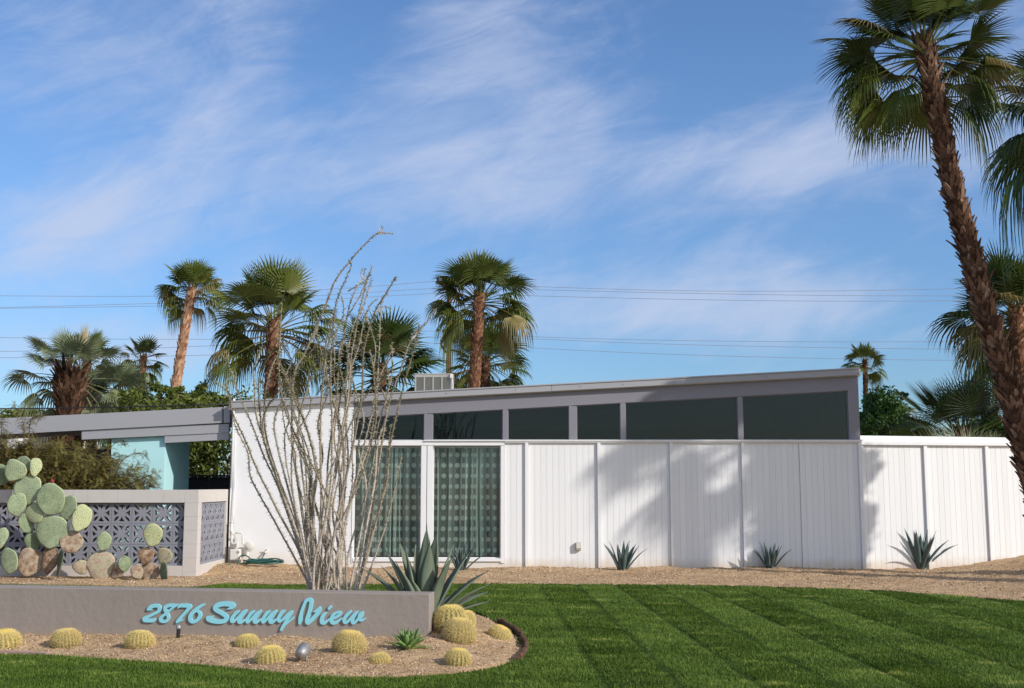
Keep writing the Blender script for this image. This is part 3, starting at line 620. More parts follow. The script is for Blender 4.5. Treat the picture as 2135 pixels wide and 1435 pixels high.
# ------------------------------------------------------------------ breeze block wall
YF = 17.65; S = .3205
xc = P(412, 1100, YF).x; zt_w = P(400, 1021.5, YF).z
bw = root('breeze_block_wall', (xc, YF, 0), 'pale grey block garden wall with blue grey patterned breeze blocks', 'wall')
def breeze_f(x, y):
    # unit block [-1,1]^2; returns <0 on solid
    ax, ay = np.abs(x), np.abs(y)
    u = (ax+ay)/math.sqrt(2); v = (ax-ay)/math.sqrt(2)
    # lens on the diagonal
    L = .40; c = .80; R = (L*L+.13**2)/(2*.13); lens = np.sqrt((u-c)**2+(np.abs(v)+R-.13)**2)-R
    mx = np.maximum(ax, ay); mn = np.minimum(ax, ay)
    # curved triangle near the middle of each side, its flanks bowing inwards
    t = np.clip((mx-.26)/(.82-.26), 0, 1); tri = np.maximum(mn-.36*t**1.7, np.maximum(mx-.80, .28-mx))
    hole = np.minimum(lens, tri)
    return -hole
bvs, bfs, bed_ = march(breeze_f, -1, 1, -1, 1, 44, 44)
def breeze_panel(cols, rows, ox, oz, y0, y1, X, name, x_end):
    mb = MB(); h = S/2
    for i in range(cols):
        for j in range(rows):
            cx, cz_ = ox+(i+.5)*S, oz+(j+.5)*S; n = len(bvs); k = .985
            vs = [X @ Vector((cx+a*h*k, y0, cz_+b*h*k)) for a, b in bvs]+[X @ Vector((cx+a*h*k, y1, cz_+b*h*k)) for a, b in bvs]
            mb.add(vs, [q for q in bfs]+[tuple(i_+n for i_ in q[::-1]) for q in bfs]+[(a, a+n, b+n, b) for a, b in bed_])
    # mortar joints, slightly recessed
    for i in range(cols+1): mb.box(ox+i*S-.004, ox+i*S+.004, y0+.004, y1-.004, oz, oz+rows*S, X=X)
    for j in range(rows+1): mb.box(ox, ox+cols*S, y0+.0045, y1-.0045, oz+j*S-.004, oz+j*S+.004, X=X)
    return mb.build(name, m_breeze, bw)
zp = .155; zp1 = zp+3*S
I3 = Matrix.Identity(3)
xpil = P(383, 1100, YF).x; ncol = 14
breeze_panel(ncol, 3, xpil-ncol*S+.13, zp, YF+.075, YF+.17, I3, 'breeze_blocks', 0)
xw = xpil-ncol*S-.2
def blockrow(mb, x0, x1, y0, y1, z0, z1, bl=.40, X=None, off=0.):
    x = x0
    first = True
    while x < x1-.01:
        nx_ = min(x+(bl if not first else bl-off), x1); first = False
        mb.box(x+.0012, nx_-.0012, y0, y1, z0, z1, X=X); x = nx_
mb = MB(); blockrow(mb, xw-2, xpil-.002, YF, YF+.20, zp1+.001, zt_w, .235); mb.box(xw-2, xpil, YF+.004, YF+.196, zp1+.004, zt_w-.004); mb.build('cap_course', m_blk, bw, bevel=.003)
mb = MB(); blockrow(mb, xw-2, xpil-.002, YF, YF+.20, -.15, zp-.001, .40); mb.box(xw-2, xpil, YF+.004, YF+.196, -.15, zp-.004); mb.build('base_course', m_blk, bw, bevel=.003)
mb = MB()
for k in range(7): z0 = -.15+k*.2108; mb.box(xpil, xc, YF, YF+.2, z0+.001, min(z0+.2098, zt_w), tint=.5)
mb.box(xpil+.004, xc-.004, YF+.004, YF+.196, -.1, zt_w-.004); mb.build('corner_pillar', m_blk, bw, bevel=.003)
# return wall towards the house: local x runs along +Y
RX = Matrix(((0, -1, 0), (1, 0, 0), (0, 0, 1)))
def TX(v): return v
class XF:
    def __matmul__(s, v): return Vector((xc-v.y, YF+v.x, v.z))
XS = XF()
Ls = Y0-YF
y_start = .20
breeze_panel(5, 3, y_start+.0-.06, zp, .03, .12, XS, 'breeze_blocks', 0)
mb = MB(); blockrow(mb, .2005, Ls-.02, 0, .20, zp1+.001, zt_w, .4, X=XS); mb.build('cap_course', m_blk, bw, bevel=.003)
mb = MB(); blockrow(mb, .2005, Ls-.02, 0, .20, -.15, zp-.001, .4, X=XS); mb.build('base_course', m_blk, bw, bevel=.003)
mb = MB(); mb.box(y_start+5*S-.055, Ls-.02, 0, .2, zp, zp1, X=XS); mb.build('end_pillar', m_blk, bw, bevel=.003)

# ------------------------------------------------------------------ white fence on the right
fA = Vector((xR+.02, Y0+.10)); fB = Vector((12.2, Y0+1.15)); fd = (fB-fA).normalized(); fl = (fB-fA).length
class XF2:
    def __matmul__(s, v): q = fA+fd*v.x+Vector((-fd.y, fd.x))*v.y; return Vector((q.x, q.y, v.z))
XQ = XF2()
wf = root('board_fence', (fA.x, fA.y, 0), 'white vertical board fence with wide coping right of the house', 'fence')
zf = P(1900, 929, Y0+.3).z
mb = MB(); x = 0; rr = random.Random(9)
mb.box(0, fl, .008, .12, -.2, zf, X=XQ)
while x < fl: mb.box(x+.0018, min(x+.1025, fl)-.0018, rr.uniform(-.001, .001), .034, -.2, zf-.002, tint=rr.uniform(.3, .75), X=XQ); x += .1025
mb.build('boards', m_white, wf)
for i in range(1, 5):
    x = 1.17+1.17*(i-1); mb = MB(); mb.box(x-.0, x+.065, -.04, -.002, -.2, zf-.001, X=XQ); mb.build('batten', m_white, wf, bevel=.004)
mb = MB(); mb.box(0, .05, -.03, -.002, -.2, zf-.001, X=XQ); mb.build('end_batten', m_white, wf, bevel=.004)
mb = MB(); mb.box(-.0, fl, -.06, .13, zf, zf+.06, X=XQ); mb.box(0, fl, -.03, .13, zf+.0605, zf+.10, X=XQ); mb.build('coping', m_whitetrim, wf, bevel=.006)
mb = MB(); mb.prism([(0, zf+.1), (fl, zf+.1), (fl, zf+.15), (3.5, zf+.152), (1.9, zf+.162), (0, zf+.172)], .14, .5, X=XQ); mb.build('parapet', m_whitetrim, wf, bevel=.006)

# ------------------------------------------------------------------ sign wall
sR = P(895, 1300, 9.9); sR = Vector((sR.x, 9.9)); sL = Vector((-5.4, 10.42)); sd = (sR-sL).normalized(); sn = Vector((sd.y, -sd.x)); slen = (sR-sL).length
class XF3:   # local x along the wall from the left end, y = out of the face towards the street
    def __matmul__(s, v): q = sL+sd*v.x+sn*v.y; return Vector((q.x, q.y, v.z))
XW = XF3()
sw = root('sign_wall', (sR.x, sR.y, 0), 'low grey stucco garden wall carrying turquoise script house number', 'sign wall')
def zsign(x): return .485-.027*(x/slen)
mb = MB(); n = 60
for k in range(n):
    a, b = slen*k/n, slen*(k+1)/n
mb.prism([(0, -.2), (slen, -.2), (slen, zsign(slen)), (0, zsign(0))], 0, -.24, X=XW)
mb.build('wall', m_sign, sw, bevel=.006)
def plane_pt(px, py):      # photo pixel -> point on the face of the wall, in wall coordinates
    d = ray(px, py); t = (sL.dot(sn))/(d[0]*sn.x+d[1]*sn.y)
    q = Vector((d[0]*t, d[1]*t)); return ((q-sL).dot(sd), H+d[2]*t)
A_ = (285, 1240, 13.344); B_ = (420, 1240, 10.675); C_ = (600, 1230, 11.861)
L2 = [[(330, 415, 30), (345, 400, 42), (400, 345, 55), (480, 310, 58), (580, 302, 52), (640, 335, 56), (655, 400, 55), (620, 460, 50), (520, 520, 44), (400, 580, 42), (290, 630, 50), (230, 670, 58), (250, 705, 60)], [(250, 705, 60), (330, 713, 57), (470, 713, 57), (520, 690, 38)], [(440, 415, 10), (390, 400, 42)]]
L8 = [[(1140, 275, 22), (1095, 300, 48), (1000, 292, 50), (900, 300, 52), (820, 345, 52), (805, 400, 50), (835, 470, 50), (870, 540, 48), (895, 600, 45), (895, 670, 42), (850, 725, 45), (780, 745, 42), (705, 730, 45), (672, 680, 40), (695, 630, 42), (770, 570, 40), (850, 505, 40), (950, 420, 32), (1040, 350, 28), (1090, 320, 30)]]
L7 = [[(1160, 375, 12), (1190, 335, 32), (1240, 298, 55), (1330, 298, 58), (1440, 302, 60), (1500, 330, 60), (1450, 400, 48), (1380, 480, 44), (1300, 570, 44), (1210, 670, 47), (1150, 745, 45), (1130, 770, 22)], [(1150, 750, 38), (1240, 718, 28), (1315, 702, 6)]]
L6 = [[(1915, 272, 6), (1890, 278, 25), (1840, 292, 40), (1760, 340, 48), (1660, 415, 50), (1570, 500, 55), (1512, 590, 58), (1505, 680, 58), (1550, 742, 55), (1630, 742, 52), (1720, 685, 52), (1775, 600, 54), (1780, 520, 50), (1735, 470, 42), (1680, 455, 30), (1610, 500, 32), (1560, 560, 30)]]
LS = [[(585, 320, 10), (670, 292, 34), (715, 262, 50), (700, 225, 64), (600, 202, 60), (500, 202, 57), (400, 222, 60), (330, 268, 56), (325, 318, 52), (385, 365, 48), (460, 405, 48), (535, 455, 50), (578, 510, 52), (545, 570, 52), (460, 594, 52), (360, 594, 52), (250, 572, 58), (170, 530, 60), (200, 515, 45), (295, 468, 5)]]
Lu = [[(840, 365, 20), (800, 390, 40), (740, 450, 40), (695, 520, 42), (690, 575, 45), (725, 595, 36), (800, 535, 30), (880, 455, 36), (960, 385, 44), (1000, 355, 32)], [(985, 370, 42), (920, 460, 42), (865, 540, 45), (855, 600, 46), (905, 605, 38), (970, 565, 28), (1030, 530, 22)]]
def shiftL(s, dx): return [[(x+dx, y, r) for x, y, r in k] for k in s]
Ln = [[(1180, 365, 20), (1130, 400, 42), (1075, 470, 40), (1035, 540, 40), (1030, 600, 38), (1065, 600, 30), (1150, 515, 32), (1240, 425, 40), (1310, 370, 32), (1325, 360, 28)], [(1310, 375, 40), (1250, 460, 44), (1200, 540, 44), (1198, 598, 46), (1245, 605, 38), (1320, 555, 28), (1380, 520, 20)]]
Ly = [[(1865, 350, 18), (1810, 385, 44), (1760, 455, 42), (1722, 530, 40), (1745, 585, 38), (1800, 570, 32), (1880, 495, 36), (1960, 425, 42), (2020, 380, 34)], [(2010, 395, 40), (1950, 500, 40), (1890, 600, 38), (1830, 700, 38), (1788, 780, 32)], [(1850, 690, 22), (1940, 615, 20), (2020, 545, 24), (2058, 505, 18)]]
LV = [[(305, 825, 34), (322, 750, 52), (325, 660, 46), (345, 560, 38), (378, 460, 36), (418, 360, 38), (462, 275, 44), (520, 238, 46), (580, 250, 52), (592, 310, 50), (580, 400, 50), (560, 500, 50), (530, 600, 52), (500, 700, 54), (490, 790, 56), (518, 822, 42)], [(515, 812, 48), (570, 770, 52), (640, 700, 55), (720, 615, 55), (780, 530, 54), (795, 460, 45), (802, 432, 26)], [(760, 480, 40), (700, 520, 30), (650, 538, 14)]]
Li = [[(950, 565, 28), (900, 615, 46), (862, 680, 48), (845, 750, 48), (862, 805, 50), (925, 812, 42), (985, 765, 34), (1045, 715, 22)], [(1065, 418, 38), (1035, 458, 40)]]
Le = [[(1140, 705, 32), (1220, 662, 38), (1290, 612, 40), (1315, 560, 34), (1250, 548, 32), (1165, 590, 40), (1110, 650, 42), (1085, 720, 44), (1092, 785, 46), (1150, 818, 45), (1230, 788, 38), (1300, 735, 30), (1350, 700, 20)]]
Lw = [[(1565, 530, 30), (1500, 590, 44), (1430, 670, 44), (1402, 745, 44), (1420, 800, 44), (1475, 795, 38), (1540, 730, 36), (1620, 640, 38), (1700, 560, 38), (1740, 535, 20)], [(1690, 590, 40), (1630, 680, 44), (1605, 755, 44), (1625, 815, 42), (1690, 780, 38), (1750, 715, 34), (1775, 660, 38), (1800, 605, 44), (1850, 562, 36), (1868, 570, 26), (1850, 640, 30), (1805, 690, 34), (1790, 735, 36), (1845, 752, 30), (1905, 720, 22), (1928, 695, 10)]]
letters = [(A_, L2), (A_, L8), (A_, L7), (A_, L6), (B_, LS), (B_, Lu), (B_, Ln), (B_, shiftL(Ln, 348)), (B_, Ly), (C_, LV), (C_, Li), (C_, Le), (C_, Lw)]
def crom(pts, k=6):
    out = []; n = len(pts)
    for i in range(n-1):
        p0, p1, p2, p3 = pts[max(i-1, 0)], pts[i], pts[i+1], pts[min(i+2, n-1)]
        for q in range(k):
            t = q/k; out.append(tuple(.5*((2*b)+(-a+c)*t+(2*a-5*b+4*c-d)*t*t+(-a+3*b-3*c+d)*t**3) for a, b, c, d in zip(p0, p1, p2, p3)))
    out.append(tuple(pts[-1])); return out
for li_, ((ox, oy, sc_), strokes) in enumerate(letters):
    segs = []
    for st in strokes:
        q = []
        for (x, y, r) in crom([tuple(map(float, s_)) for s_ in st], 4):
            w, z = plane_pt(ox+x/sc_, oy+y/sc_); w2, _ = plane_pt(ox+(x+max(r*.90, 3))/sc_, oy+y/sc_); q.append((w, z, w2-w))
        segs += list(zip(q[:-1], q[1:]))
    def fL(X, Y, segs=segs):
        d = np.full(X.shape, 9.)
        for (a, b) in segs:
            ex, ey = b[0]-a[0], b[1]-a[1]; L = ex*ex+ey*ey+1e-12; t = np.clip(((X-a[0])*ex+(Y-a[1])*ey)/L, 0, 1)
            d = np.minimum(d, np.hypot(X-a[0]-t*ex, Y-a[1]-t*ey)-(a[2]+(b[2]-a[2])*t))
        return d
    xs_ = [s_[0][0] for s_ in segs]+[s_[1][0] for s_ in segs]; zs_ = [s_[0][1] for s_ in segs]+[s_[1][1] for s_ in segs]
    x0, x1, z0, z1 = min(xs_)-.03, max(xs_)+.03, min(zs_)-.03, max(zs_)+.03; st_ = .0024
    v2, f2, e2 = march(fL, x0, x1, z0, z1, int((x1-x0)/st_), int((z1-z0)/st_)); n = len(v2); d0 = .017+.0006*(li_ % 2)
    vs = [XW @ Vector((a, d0, b)) for a, b in v2]+[XW @ Vector((a, .001, b)) for a, b in v2]
    mb = MB(); mb.add(vs, list(f2)+[tuple(i_+n for i_ in q[::-1]) for q in f2]+[(a, a+n, b+n, b) for a, b in e2])
    mb.build('numeral' if li_ < 4 else 'letter', m_letter, sw)

# edging and kerb
eg = MB()
ep = [GP(p[0], p[1]) for p in ((1040, 1300), (1066, 1313), (1086, 1331), (1097, 1352), (1090, 1372), (1080, 1381))]
eq = crom([tuple(p) for p in ep], 5)
for a, b in zip(eq[:-1], eq[1:]):
    rr_ = random.Random(int(a[0]*1e4)); eg.tube([(a[0], a[1], -.03), (a[0], a[1], .035+rr_.random()*.02)], .02, 5)
    eg.tube([(a[0], a[1], .02+rr_.random()*.03), (b[0], b[1], .02+rr_.random()*.03)], .022, 6)
tag(eg.build('bed_edging', m_rust), 'short run of rusty brown edging at the round end of the planting bed', 'edging')
kb = root('pink_kerb', (-4.3, 9.35, 0), 'strip of dusty pink kerb at the left front of the planting bed', 'kerb')
kp = [GP(-150, 1361), GP(0, 1366), GP(60, 1368), GP(95, 1370)]; mb = MB()
for a, b in zip(kp[:-1], kp[1:]):
    t = (b-a).normalized(); nn = Vector((-t.y, t.x, 0))*.06
    mb.add([a+Vector((0, 0, -.05)), b+Vector((0, 0, -.05)), b+nn+Vector((0, 0, -.05)), a+nn+Vector((0, 0, -.05)), a+Vector((0, 0, .03)), b+Vector((0, 0, .03)), b+nn+Vector((0, 0, .03)), a+nn+Vector((0, 0, .03))], [(0, 3, 2, 1), (4, 5, 6, 7), (0, 1, 5, 4), (1, 2, 6, 5), (2, 3, 7, 6), (3, 0, 4, 7)])
mb.build('kerb_stone', m_kerb, kb)

# spotlights by the sign
p = GP(371, 1339, .05); zg = G(p.x, p.y); p.z = zg
r0 = root('path_light', p, 'small black stake light in front of the turquoise numbers', 'garden light')
mb = MB(); mb.tube([(p.x, p.y, zg-.05), (p.x+.002, p.y, zg+.085)], .017, 10); mb.build('stake', m_black, r0, smooth=False)
mb = MB(); mb.tube([(p.x, p.y, zg+.085), (p.x, p.y, zg+.095), (p.x, p.y, zg+.115)], [.022, .024, .02], 10); mb.tube([(p.x-.02, p.y, zg+.113), (p.x+.022, p.y, zg+.118)], .008, 6); mb.build('head', m_metal, r0)
p = GP(634, 1370, .08); zg = G(p.x, p.y); p.z = zg
r0 = root('spotlight', p, 'round silver spotlight lying on the gravel below the script lettering', 'garden light')
mb = MB(); c = Vector((p.x-.015, p.y, zg+.075)); D = Vector((.25, .9, .35)).normalized()
mb.tube([c-D*.06, c-D*.05, c-D*.01, c+D*.05, c+D*.055], [.02, .038, .047, .052, .050], 16); mb.build('housing', m_metal, r0, smooth=True)
mb = MB(); mb.tube([c-D*.0+Vector((.03, 0, -.03)), (p.x+.02, p.y, zg+.02), (p.x+.02, p.y, zg-.04)], .009, 6); mb.build('bracket', m_metal, r0)

# gas meter, spigot, hose
YM = Y0-.12
gm = root('gas_meter', (P(497, 1150, YM).x, YM, .09), 'white painted gas meter and pipes on the stucco wall', 'gas meter')
def mpt(cx, cy, Y=YM): return P(370+cx/6.525, 1000+cy/6.525, Y)
mb = MB(); a, b = mpt(720, 1095), mpt(865, 945); mb.box(a.x, b.x, YM-.08, YM+.06, a.z, b.z); mb.build('body', m_meter, gm, bevel=.02)
mb = MB(); a, b = mpt(745, 925), mpt(830, 875); mb.box(a.x, b.x, YM-.07, YM+.04, a.z, b.z+.03); mb.build('dial_box', m_meter, gm, bevel=.005)
mb = MB(); mb.box(a.x+.015, b.x-.015, YM-.076, YM-.0705, a.z+.012, b.z); mb.build('dial', m_acd, gm)
mb = MB(); q = mpt(840, 985); mb.tube([(q.x, YM-.087, q.z), (q.x, YM-.075, q.z)], .022, 10); mb.build('cap', m_acd, gm)
mb = MB(); mb.tube([mpt(735, 1090), mpt(735, 740), mpt(735, 580)], [.022, .022, .022], 10); mb.tube([mpt(718, 735), mpt(760, 735)], .028, 8); mb.tube([mpt(735, 720), mpt(735, 690)], .032, 10); mb.tube([mpt(735, 590), mpt(735, 570)], .03, 10)
mb.tube([mpt(785, 880), mpt(785, 745), mpt(800, 725), mpt(870, 728), mpt(885, 745), mpt(885, 870), mpt(905, 900), mpt(940, 905)], .014, 8); mb.build('pipes', m_meter, gm, smooth=True)
mb = MB(); q = mpt(975, 910); mb.tube([(q.x, YM-.03, q.z), (q.x, YM-.015, q.z), (q.x, YM+.015, q.z), (q.x, YM+.03, q.z)], [.05, .088, .088, .05], 18); mb.tube([(q.x, YM-.05, q.z), (q.x, YM-.03, q.z)], .03, 10); mb.tube([(q.x-.03, YM, q.z-.09), (q.x-.03, YM, q.z-.16)], .03, 10); mb.build('regulator', m_meter, gm, smooth=False)
sp = root('hose_spigot', mpt(1200, 985, Y0-.02), 'small white tap on the wall above the coiled garden hose', 'tap')
mb = MB(); q = mpt(1215, 975, Y0); mb.tube([(q.x, Y0+.01, q.z), (q.x, Y0-.05, q.z)], .022, 8); mb.tube([(q.x, Y0-.05, q.z), (q.x-.01, Y0-.09, q.z-.03)], .016, 8); mb.tube([(q.x-.03, Y0-.055, q.z+.03), (q.x+.03, Y0-.055, q.z+.03)], .01, 6); mb.build('valve', m_meter, sp)
mb = MB(); rr = random.Random(3); hx, hy = GP(545, 1183, .05).x, GP(545, 1183, .05).y; hy = 18.95
pts = []
for k in range(6*28):
    w = 2*math.pi*k/28; R = .30+.035*math.sin(k*.11)+.02*math.sin(w*3+k*.02); pts.append((hx+R*1.0*math.cos(w)+.02*math.sin(k*.05), hy+R*.6*math.sin(w), .075+G(hx, hy)*.0+.011*(k//28)+.01*math.sin(w*2+k*.3)+Gs(np.array([hx]), np.array([hy]))[0]-.03))
tail = [(pts[0][0]+.05, pts[0][1]-.12, pts[0][2]-.01), (hx+.42, hy-.2, pts[0][2]-.02)]
l1 = mpt(1190, 1000, Y0-.1)
pts2 = crom([tuple(l1), tuple(mpt(1150, 1070, Y0-.15)), tuple(mpt(1110, 1120, Y0-.25)), (hx+.05, hy+.1, .15)], 8)
pts3 = crom([tuple(mpt(830, 1120, 19.2)), tuple(mpt(850, 1050, 19.25)), tuple(mpt(900, 1030, 19.25)), tuple(mpt(970, 1055, 19.2)), tuple(mpt(1020, 1105, 19.1)), (hx+.05, hy, .14)], 8)
pts4 = crom([tuple(mpt(590, 1190, 18.75)), tuple(mpt(680, 1165, 18.9)), tuple(mpt(800, 1140, 19.1)), tuple(mpt(900, 1140, 19.1)), tuple(mpt(1000, 1150, 19.0))], 8)
for q in (pts, pts2, pts3, pts4): mb.tube(q, .0105, 6)
tag(mb.build('garden_hose', m_hose, smooth=True), 'coiled dark green garden hose lying on the soil below the tap', 'hose')

# ------------------------------------------------------------------ plants: golden barrels
def barrel_mesh(seed, ribs=26, flat=.9):
    r = random.Random(seed); body = MB(); sp = MB(); nv = 18; nu = ribs*4
    def surf(a, w):      # a latitude -1..1
        rib = 1-.085*(.5-.5*math.cos(w*ribs))*math.cos(a)**.5 if math.cos(a) > 0 else 1
        dim = 1-.10*math.exp(-((a-1.57)/.35)**2)
        return Vector((math.cos(a)*math.cos(w)*rib, math.cos(a)*math.sin(w)*rib, (math.sin(a)*flat*dim+.62)))
    vs = []
    for i in range(nv+1):
        a = -.75+(1.5707+.75)*i/nv
        for j in range(nu): vs.append(surf(min(a, 1.565), 2*math.pi*j/nu))
    fs = [(i*nu+j, i*nu+(j+1) % nu, (i+1)*nu+(j+1) % nu, (i+1)*nu+j) for i in range(nv) for j in range(nu)]
    body.add(vs, fs)
    for k in range(ribs):
        w = 2*math.pi*k/ribs; a = -.62
        while a < 1.5:
            p = surf(a, w); n = Vector((math.cos(a)*math.cos(w), math.cos(a)*math.sin(w), math.sin(a)*.95+.08)).normalized()
            t1 = Vector((-math.sin(w), math.cos(w), 0)); t2 = n.cross(t1)
            top = sstep(.7, 1.4, a); ns = 11
            for q in range(ns):
                an = 2*math.pi*(q+r.random()*.6)/ns; out = (t1*math.cos(an)+t2*math.sin(an))*(1.0 if q else .25)
                L = (.22+.12*r.random())*(1-.3*top); d = (out*.80+n*(.45+.65*r.random()+top*.8)+Vector((r.gauss(0,.15), r.gauss(0,.15), r.gauss(0,.15)))).normalized(); d2 = (d*.8+out*.3-n*.12).normalized()
                b = d.cross(n if abs(d.dot(n)) < .95 else t1).normalized()*.0105; mid = p+d*L*.55; tip = mid+d2*L*.5
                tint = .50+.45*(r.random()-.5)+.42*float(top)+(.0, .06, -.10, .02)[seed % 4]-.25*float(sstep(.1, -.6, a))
                sp.add([p-b, p+b, mid+b*.8, mid-b*.8, tip], [(0, 1, 2, 3), (3, 2, 4)], tint)
            a += .105
    for _ in range(500):   # woolly top
        w = r.random()*6.28; a = 1.57-abs(r.gauss(0, .13)); p = surf(min(a, 1.565), w); d = Vector((r.gauss(0, .4), r.gauss(0, .4), 1)).normalized(); b = Vector((-d.y, d.x, 0)).normalized()*.012
        sp.add([p-b, p+b, p+d*(.06+.06*r.random())], [(0, 1, 2)], .55+.3*r.random())
    return body, sp
barrel_src = []
protos = {}
bar_list = [  # px centre, base y, radius px, height-ratio, label
 (-4, 1352, 37, .85, 'golden barrel cactus cut off by the left edge of the photo'),
 (128, 1350, 33, .95, 'yellow topped barrel cactus at the left in front of the bare sign wall'),
 (282, 1354, 33, .95, 'round barrel cactus with green side bottom left of the house number'),
 (511, 1349, 27, .85, 'small barrel cactus tucked behind a larger one under the word start'),
 (559, 1388, 34, 1.0, 'barrel cactus in front of a smaller one, left of the silver spotlight'),
 (721, 1364, 38, 1.05, 'large barrel cactus standing close to the wall under the end of the script'),
 (790, 1384, 25, .8, 'lowest and smallest barrel cactus, between the large one and the sunny front edge'),
 (939, 1298, 39, 1.15, 'tallest golden barrel cactus beside the right end of the sign wall'),
 (972, 1280, 22, 1.3, 'barrel cactus mostly hidden behind the tallest one'),
 (954, 1342, 38, 1.1, 'rich yellow barrel cactus just in front of the tallest one'),
 (1037, 1331, 27, .9, 'leaning barrel cactus nearest the rusty edging at the lawn'),
 (952, 1387, 30, 1.0, 'pale barrel cactus at the front of the round bed end with a dark shadow'),
]
for i, (px, py, rp, hr, lab) in enumerate(bar_list):
    z = .08
    for _ in range(14): q = GP(px, py, z); z = .55*z+.45*G(q.x, q.y)
    if i == 7: q = P(px, 1290, 9.95)
    if i == 8: q = P(px, 1270, 10.2)
    rad = rp*1.0*q.y/FPX/1.0*.985
    q = Vector((q.x, q.y+rad*.75, 0)); q.z = G(q.x, q.y)-.03
    if i < 4:
        r0 = root('golden_barrel_cactus', (q.x, q.y, q.z), lab, 'cactus', 'golden barrel cacti in the planting bed')
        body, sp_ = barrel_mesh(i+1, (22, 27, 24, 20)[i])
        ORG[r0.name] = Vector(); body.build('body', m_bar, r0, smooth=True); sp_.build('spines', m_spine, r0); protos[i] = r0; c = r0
        c.rotation_euler = (0, 0, i*1.3)
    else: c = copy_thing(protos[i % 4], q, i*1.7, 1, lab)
    c.scale = (rad*.83, rad*.83, rad*.80*hr)
    if i not in (10, 3): c.rotation_euler = (random.Random(i).uniform(-.12, .22), random.Random(i+9).uniform(-.14, .14), i*1.7)
    if i == 10: c.rotation_euler = (.18, .38, .3)
    if i == 3: c.rotation_euler = (0, -.1, 1)

# ------------------------------------------------------------------ agaves
def agave_leaf(L, w, az, el, bend, r, thick=.16, teeth=False, tip=True, base_r=.06, twist=0., nst=12, sec=0.0, taper=.5):
    """returns verts, faces, tints in world axes with the base at the origin"""
    mb = MB(); vs = []; ts = []; fs = []; k = 5
    out = Vector((math.cos(az), math.sin(az), 0)); side = Vector((-math.sin(az), math.cos(az), 0))
    p = out*base_r; a = el; path = []
    for i in range(nst+1):
        u = i/nst; path.append((p.copy(), a)); a_ = a-bend*(u**1.3)*1.6/nst*2
        d = out*math.cos(a)+Vector((0, 0, 1))*math.sin(a)+side*sec*u; p = p+d*L/nst; a = a_
    prof = lambda u: (.55+.45*min(1, u/.35)**.8)*(1 if u < taper else max(0, 1-((u-taper)/(1-taper))**1.7)) if u < 1 else 0
    for i, (p, a) in enumerate(path):
        u = i/nst; wd = w*.5*max(prof(u), .012); d = out*math.cos(a)+Vector((0, 0, 1))*math.sin(a); n = (-out*math.sin(a)+Vector((0, 0, 1))*math.cos(a))
        tw = twist*u; s2 = side*math.cos(tw)+n*math.sin(tw); n2 = n*math.cos(tw)-side*math.sin(tw)
        ch = wd*.42*(1-.5*u); th = w*thick*(1-u)+.004
        ring = [(-1, ch), (-.5, ch*.15), (0, -ch*.12), (.5, ch*.15), (1, ch), (.55, -th*.75+ch*.1), (0, -th-ch*.1), (-.55, -th*.75+ch*.1)]
        for (x, y) in ring: vs.append(p+s2*x*wd+n2*y); ts.append(.42+.16*(abs(x) > .9)+.10*math.sin(u*9+az*3)+r.uniform(-.04, .04)+.1*(y < -th*.5))
    m = 8
    for i in range(nst): fs += [(i*m+j, i*m+(j+1) % m, (i+1)*m+(j+1) % m, (i+1)*m+j) for j in range(m)]
    mb.add(vs, fs, ts)
    if tip:
        e = path[-1][0]; d = (path[-1][0]-path[-2][0]).normalized(); mb.tube([e-d*.01, e+d*w*.30], [w*.028+.001, .0005], 5, .02)
    if teeth:
        for i in range(2, nst):
            for sgn in (-1, 1):
                j = 0 if sgn < 0 else 4
                for f in (.0, .5):
                    b = vs[i*m+j].lerp(vs[(i+1)*m+j], f) if i < nst-1 else vs[i*m+j]; q = side*sgn*w*.09; dd = (path[i][0]-path[i-1][0])*.25
                    mb.add([b-dd, b+dd, b+q+dd*.4], [(0, 1, 2)], .05)
    return mb
def agave(name, loc, label, leaves, m, seed, group=None, lsc=1., teeth=False, cat='agave', **kw):
    r = random.Random(seed); rt = root(name, loc, label, cat, group)
    for (L, w, az, el, bend, sec) in leaves:
        mb = agave_leaf(L*lsc, w*lsc, math.radians(az), math.radians(el), bend, r, teeth=teeth, sec=sec, twist=r.uniform(-.3, .3), **kw)
        mb.v = [(v[0]+loc[0], v[1]+loc[1], v[2]+loc[2]) for v in mb.v]; mb.build('leaf', m, rt, smooth=True)
    return rt
# big agave behind the right end of the sign wall; az 0 = right, -90 = towards the camera
q = P(884, 1236, 10.5); bz = .10
big = [(.95, .17, 84, 87, .06, 0), (.90, .18, 60, 82, .06, -.04), (.80, .17, 125, 82, .06, .0), (.80, .19, -60, 86, .04, .0), (.80, .185, 178, 80, .05, .0), (.84, .17, 150, 74, .10, 0),
       (.84, .175, 15, 74, .10, 0), (.74, .18, -35, 68, .12, 0), (.84, .16, 25, 60, .15, 0), (.80, .16, 168, 66, .15, 0), (.66, .15, 190, 62, .28, 0), (.66, .17, -140, 68, .15, 0),
       (.78, .14, 5, 46, .28, 0), (.76, .14, -12, 36, .22, 0), (.70, .13, 18, 30, .30, 0), (.80, .13, 178, 50, .40, 0), (.76, .12, 186, 36, .45, 0), (.66, .11, 8, 22, .2, 0),
       (.6, .12, 168, 26, .4, 0), (.45, .10, 100, 40, .4, 0), (.5, .10, 60, 35, .4, 0), (.36, .16, -95, 74, .9, 0), (.48, .14, -118, 76, .4, 0)]
agave('large_agave', (q.x, q.y, G(q.x, q.y)), 'large blue green agave with broad curving leaves behind the end of the sign wall', big, m_agave, 11, lsc=.90, thick=.13, base_r=.05)
